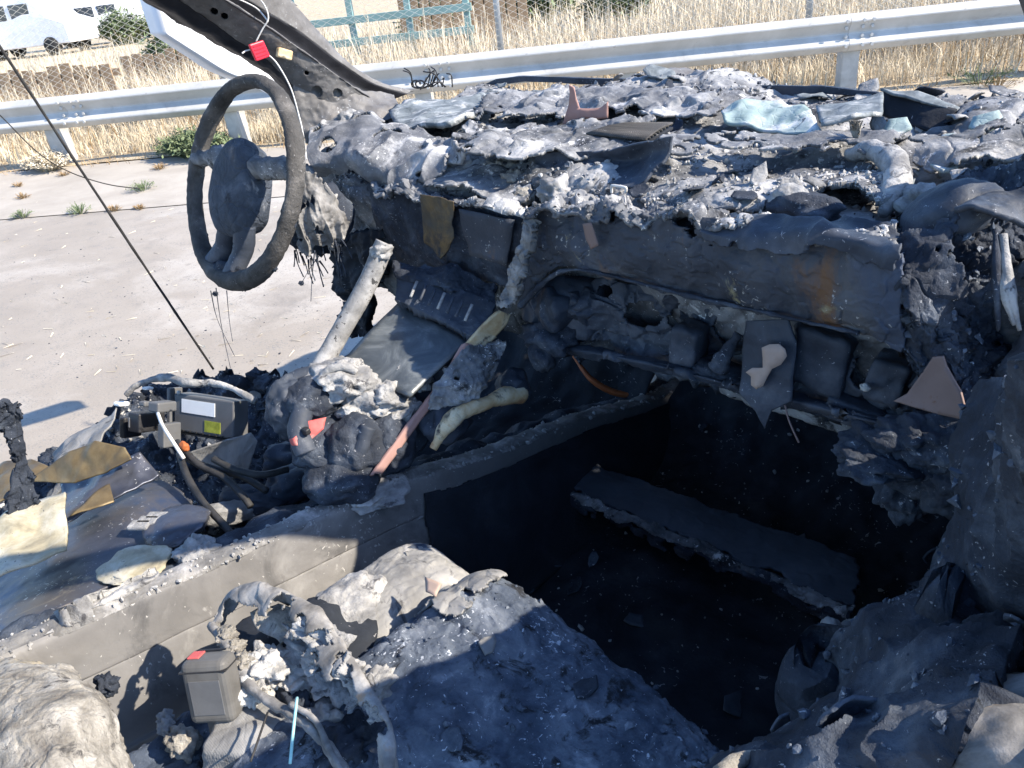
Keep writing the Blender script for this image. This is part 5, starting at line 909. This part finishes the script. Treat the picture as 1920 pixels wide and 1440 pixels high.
tag(lump('copper_clip', PZ(345, 838, .55), (.012, .008, .01), m_orange, None, .4, 2, 3, 4), 'small orange-brown clip on the cables under the module', 'clip')
for i, (px, py, r, mt, lab) in enumerate([(470, 935, (.06, .03, .02), m_chars, 'charred block on the floor beside the console trim'), (540, 860, (.05, .04, .03), m_chars, 'charred block below the red connector'), (430, 960, (.05, .02, .02), m_cloth, 'grey burnt stick on the floor beside the seat pan'), (560, 900, (.06, .04, .03), m_chars, 'charred block wedged against the console trim'), (500, 720, (.03, .03, .02), m_char, 'crumbling charred clod at the outer driver sill')]):
    tag(lump('charred_block', PZ(px, py, .47), r, mt, None, .35, 1.8, 4, 140+i, box=.5, rot=(0, .1, .6+.3*i)), lab, 'debris')

# ---- taut wire, sagging thread, security tag
w0 = PZ(400, 692, .55); w1 = PX(0, 88, -.60); w2 = w1+(w1-w0)*.25
tag(tube('taut_wire', [w0, w0*.5+w1*.5+A(0, 0, -.004), w1, w2], .0024, m_wire, None, 8, 60, .0012), 'taut dark wire rising from the module toward the missing roof', 'wire')
tag(tube('sagging_thread', [PX(-60, 165, -.7), PX(0, 216, -.7), PX(70, 285, -.7), PX(130, 322, -.7), PX(200, 345, -.7), PX(262, 354, -.7)], .0011, m_wire, None, 5, 50), 'thin sagging burnt thread hanging beyond the steering wheel', 'wire')
tg = thing('security_tag', PX(486, 95, -.62), 'red plastic security tag tied to the windshield pillar with white wire', 'tag')
tc = PX(486, 95, -.63); tu = (PX(498, 112, -.63)-PX(482, 76, -.63))/2; tvv = (PX(500, 88, -.63)-PX(474, 97, -.63))/2; tn = np.cross(tu, tvv); tn /= np.linalg.norm(tn)
box('tag_body', tc, tu*.85, tvv, tn*.004, m_red, tg, .002)
m_redd = mat('red_rib', [(.3, (.32, .008, .02)), (.6, (.4, .012, .03))], 20, .4, .1)
for k in (-.55, -.2, .15, .5): box('rib', tc+tu*k-tn*np.sign(tn @ (tc-CAM.C))*.0045, tu*.05, tvv*.7, tn*.0008, m_redd, tg, 0)
for pts in ([(500, 100, -.63), (520, 120, -.62), (545, 165, -.61), (560, 215, -.60), (568, 250, -.58), (575, 300, -.56)], [(480, 78, -.63), (492, 55, -.62), (503, 35, -.61), (497, 12, -.62), (480, -10, -.66)], [(476, 92, -.63), (462, 95, -.64), (454, 100, -.64)], [(503, 40, -.61), (480, 15, -.64), (440, -5, -.66)]):
    tube('wire_loop', PXs(pts), .0015, m_wirew, tg, 6, 40)

# ================================================================== loose ash: flakes one by one, crumbs as one mass
def on(key, n, cond=None):
    P, N = SURF[key]; i = RNG.integers(0, len(P), n)
    if cond is not None:
        ok = np.where(cond(P))[0]; i = ok[RNG.integers(0, len(ok), n)]
    return P[i], N[i]
def flake(p, n, s, mt, seed):
    t = np.cross(n, A(random.gauss(0, 1), random.gauss(0, 1), random.gauss(0, 1))); t /= np.linalg.norm(t); b = np.cross(n, t); n2 = n+.6*A(random.gauss(0, .5), random.gauss(0, .5), random.gauss(0, .5)); 
    pts = []; k = random.randint(5, 7); 
    for i in range(k):
        a = 2*math.pi*(i+random.uniform(-.25, .25))/k; r = s*random.uniform(.55, 1.1)
        pts.append(p+n*.006+t*math.cos(a)*r+b*math.sin(a)*r*.7+n2*.35*s*math.cos(a+seed))
    return plate('ash_flake', pts, mt, None, .0025, 2, [(40, s*.3, 'f')], seed, random.uniform(.0, .35))
for key, n, lab, mts, s0, s1, cond in [('dash', 50, 'thin curled flake of burnt skin lying on the top of the dashboard', (m_ash, m_ashl, m_ashl, m_char, m_slab), .014, .04, lambda P: (P[:, 1] > .6) & (P[:, 1] < 1.1) & (P[:, 2] > .88)),
                              ('airbag', 16, 'thin curled flake of burnt skin lying on the melted airbag cover', (m_ash, m_ashl, m_char), .010, .022, None),
                              ('seat', 12, 'thin curled flake of burnt skin lying on the charred seat cushion', (m_seat, m_cloth, m_char, m_seat), .012, .028, lambda P: (P[:, 2] > .47) & (P[:, 1] > -.3)),
                              ('door', 5, 'thin curled flake of burnt skin stuck on the charred passenger door', (m_char, m_seat), .012, .03, lambda P: P[:, 2] > .5),
                              ('floor', 16, 'thin curled flake of burnt skin lying on the footwell floor', (m_char, m_board, m_seat), .012, .035, lambda P: (P[:, 1] > .15) & (P[:, 1] < .95) & (P[:, 2] < .3)),
                              ('sill', 20, 'thin curled flake of burnt skin lying in the driver side wreckage', (m_char, m_ash, m_cloth), .014, .035, None)]:
    Pp, Nn = on(key, n, cond)
    for i in range(n):
        mt = random.choice(mts); o = flake(Pp[i], Nn[i], random.uniform(s0, s1), mt, i+1)
        tag(o, lab.replace('thin curled', {'ash_crust': 'mottled grey', 'pale_ash': 'pale ash-grey', 'char': 'black charred', 'sooty_windshield_glass': 'sooty glassy', 'burnt_seat_foam': 'blue-grey foam', 'singed_cloth': 'light grey cloth', 'charred_board': 'dark board-like'}.get(mt.name, 'thin curled')), 'flake', lab.replace('thin curled flake of', 'flakes of'))
def crumbs(name, key, n, s0, s1, mt, label, cond=None):
    P, N = on(key, n, cond); v, f = ico(1); s = s0*(s1/s0)**(RNG.random(n)**1.6)
    V = v[None]*(1+.35*RNG.normal(size=(n, len(v), 1)))*s[:, None, None]*RNG.uniform(.5, 1.2, (n, 1, 3))+(P+N*s[:, None]*.3)[:, None]
    Fc = (f[None]+(np.arange(n)*len(v))[:, None, None]).reshape(-1, 3)
    return tag(mesh(name, V.reshape(-1, 3), Fc, mt, None, smooth=False), label, 'ash', kind='stuff')
top = lambda P: P[:, 2] > .87
crumbs('ash_crumbs', 'dash', 1500, .0012, .006, m_ashl, 'pale ash crumbs strewn over the dashboard top', top)
crumbs('char_crumbs', 'dash', 1000, .0012, .007, m_char, 'black char crumbs strewn over the dashboard top', top)
crumbs('ash_crumbs', 'airbag', 700, .001, .005, m_ashl, 'pale ash crumbs strewn over the melted airbag cover')
crumbs('ash_crumbs', 'edge', 350, .001, .005, m_ash, 'pale ash crumbs clinging to the broken dashboard edge')
crumbs('ash_crumbs', 'seat', 500, .001, .006, m_seat, 'grey ash crumbs strewn over the seat cushion', lambda P: P[:, 2] > .46)
crumbs('ash_crumbs', 'floor', 500, .001, .005, m_ashl, 'ash crumbs strewn over the footwell floor', lambda P: P[:, 1] > .1)
crumbs('ash_crumbs', 'ttop', 500, .001, .005, m_ashl, 'ash crumbs lying along the console trim top')
crumbs('ash_crumbs', 'door', 400, .001, .006, m_seat, 'grey ash crumbs clinging to the passenger door')
crumbs('ash_crumbs', 'hinge', 250, .001, .006, m_seat, 'grey ash crumbs clinging to the passenger end of the dashboard')
crumbs('ash_crumbs', 'sill', 900, .001, .006, m_ashl, 'ash crumbs strewn through the driver side wreckage')
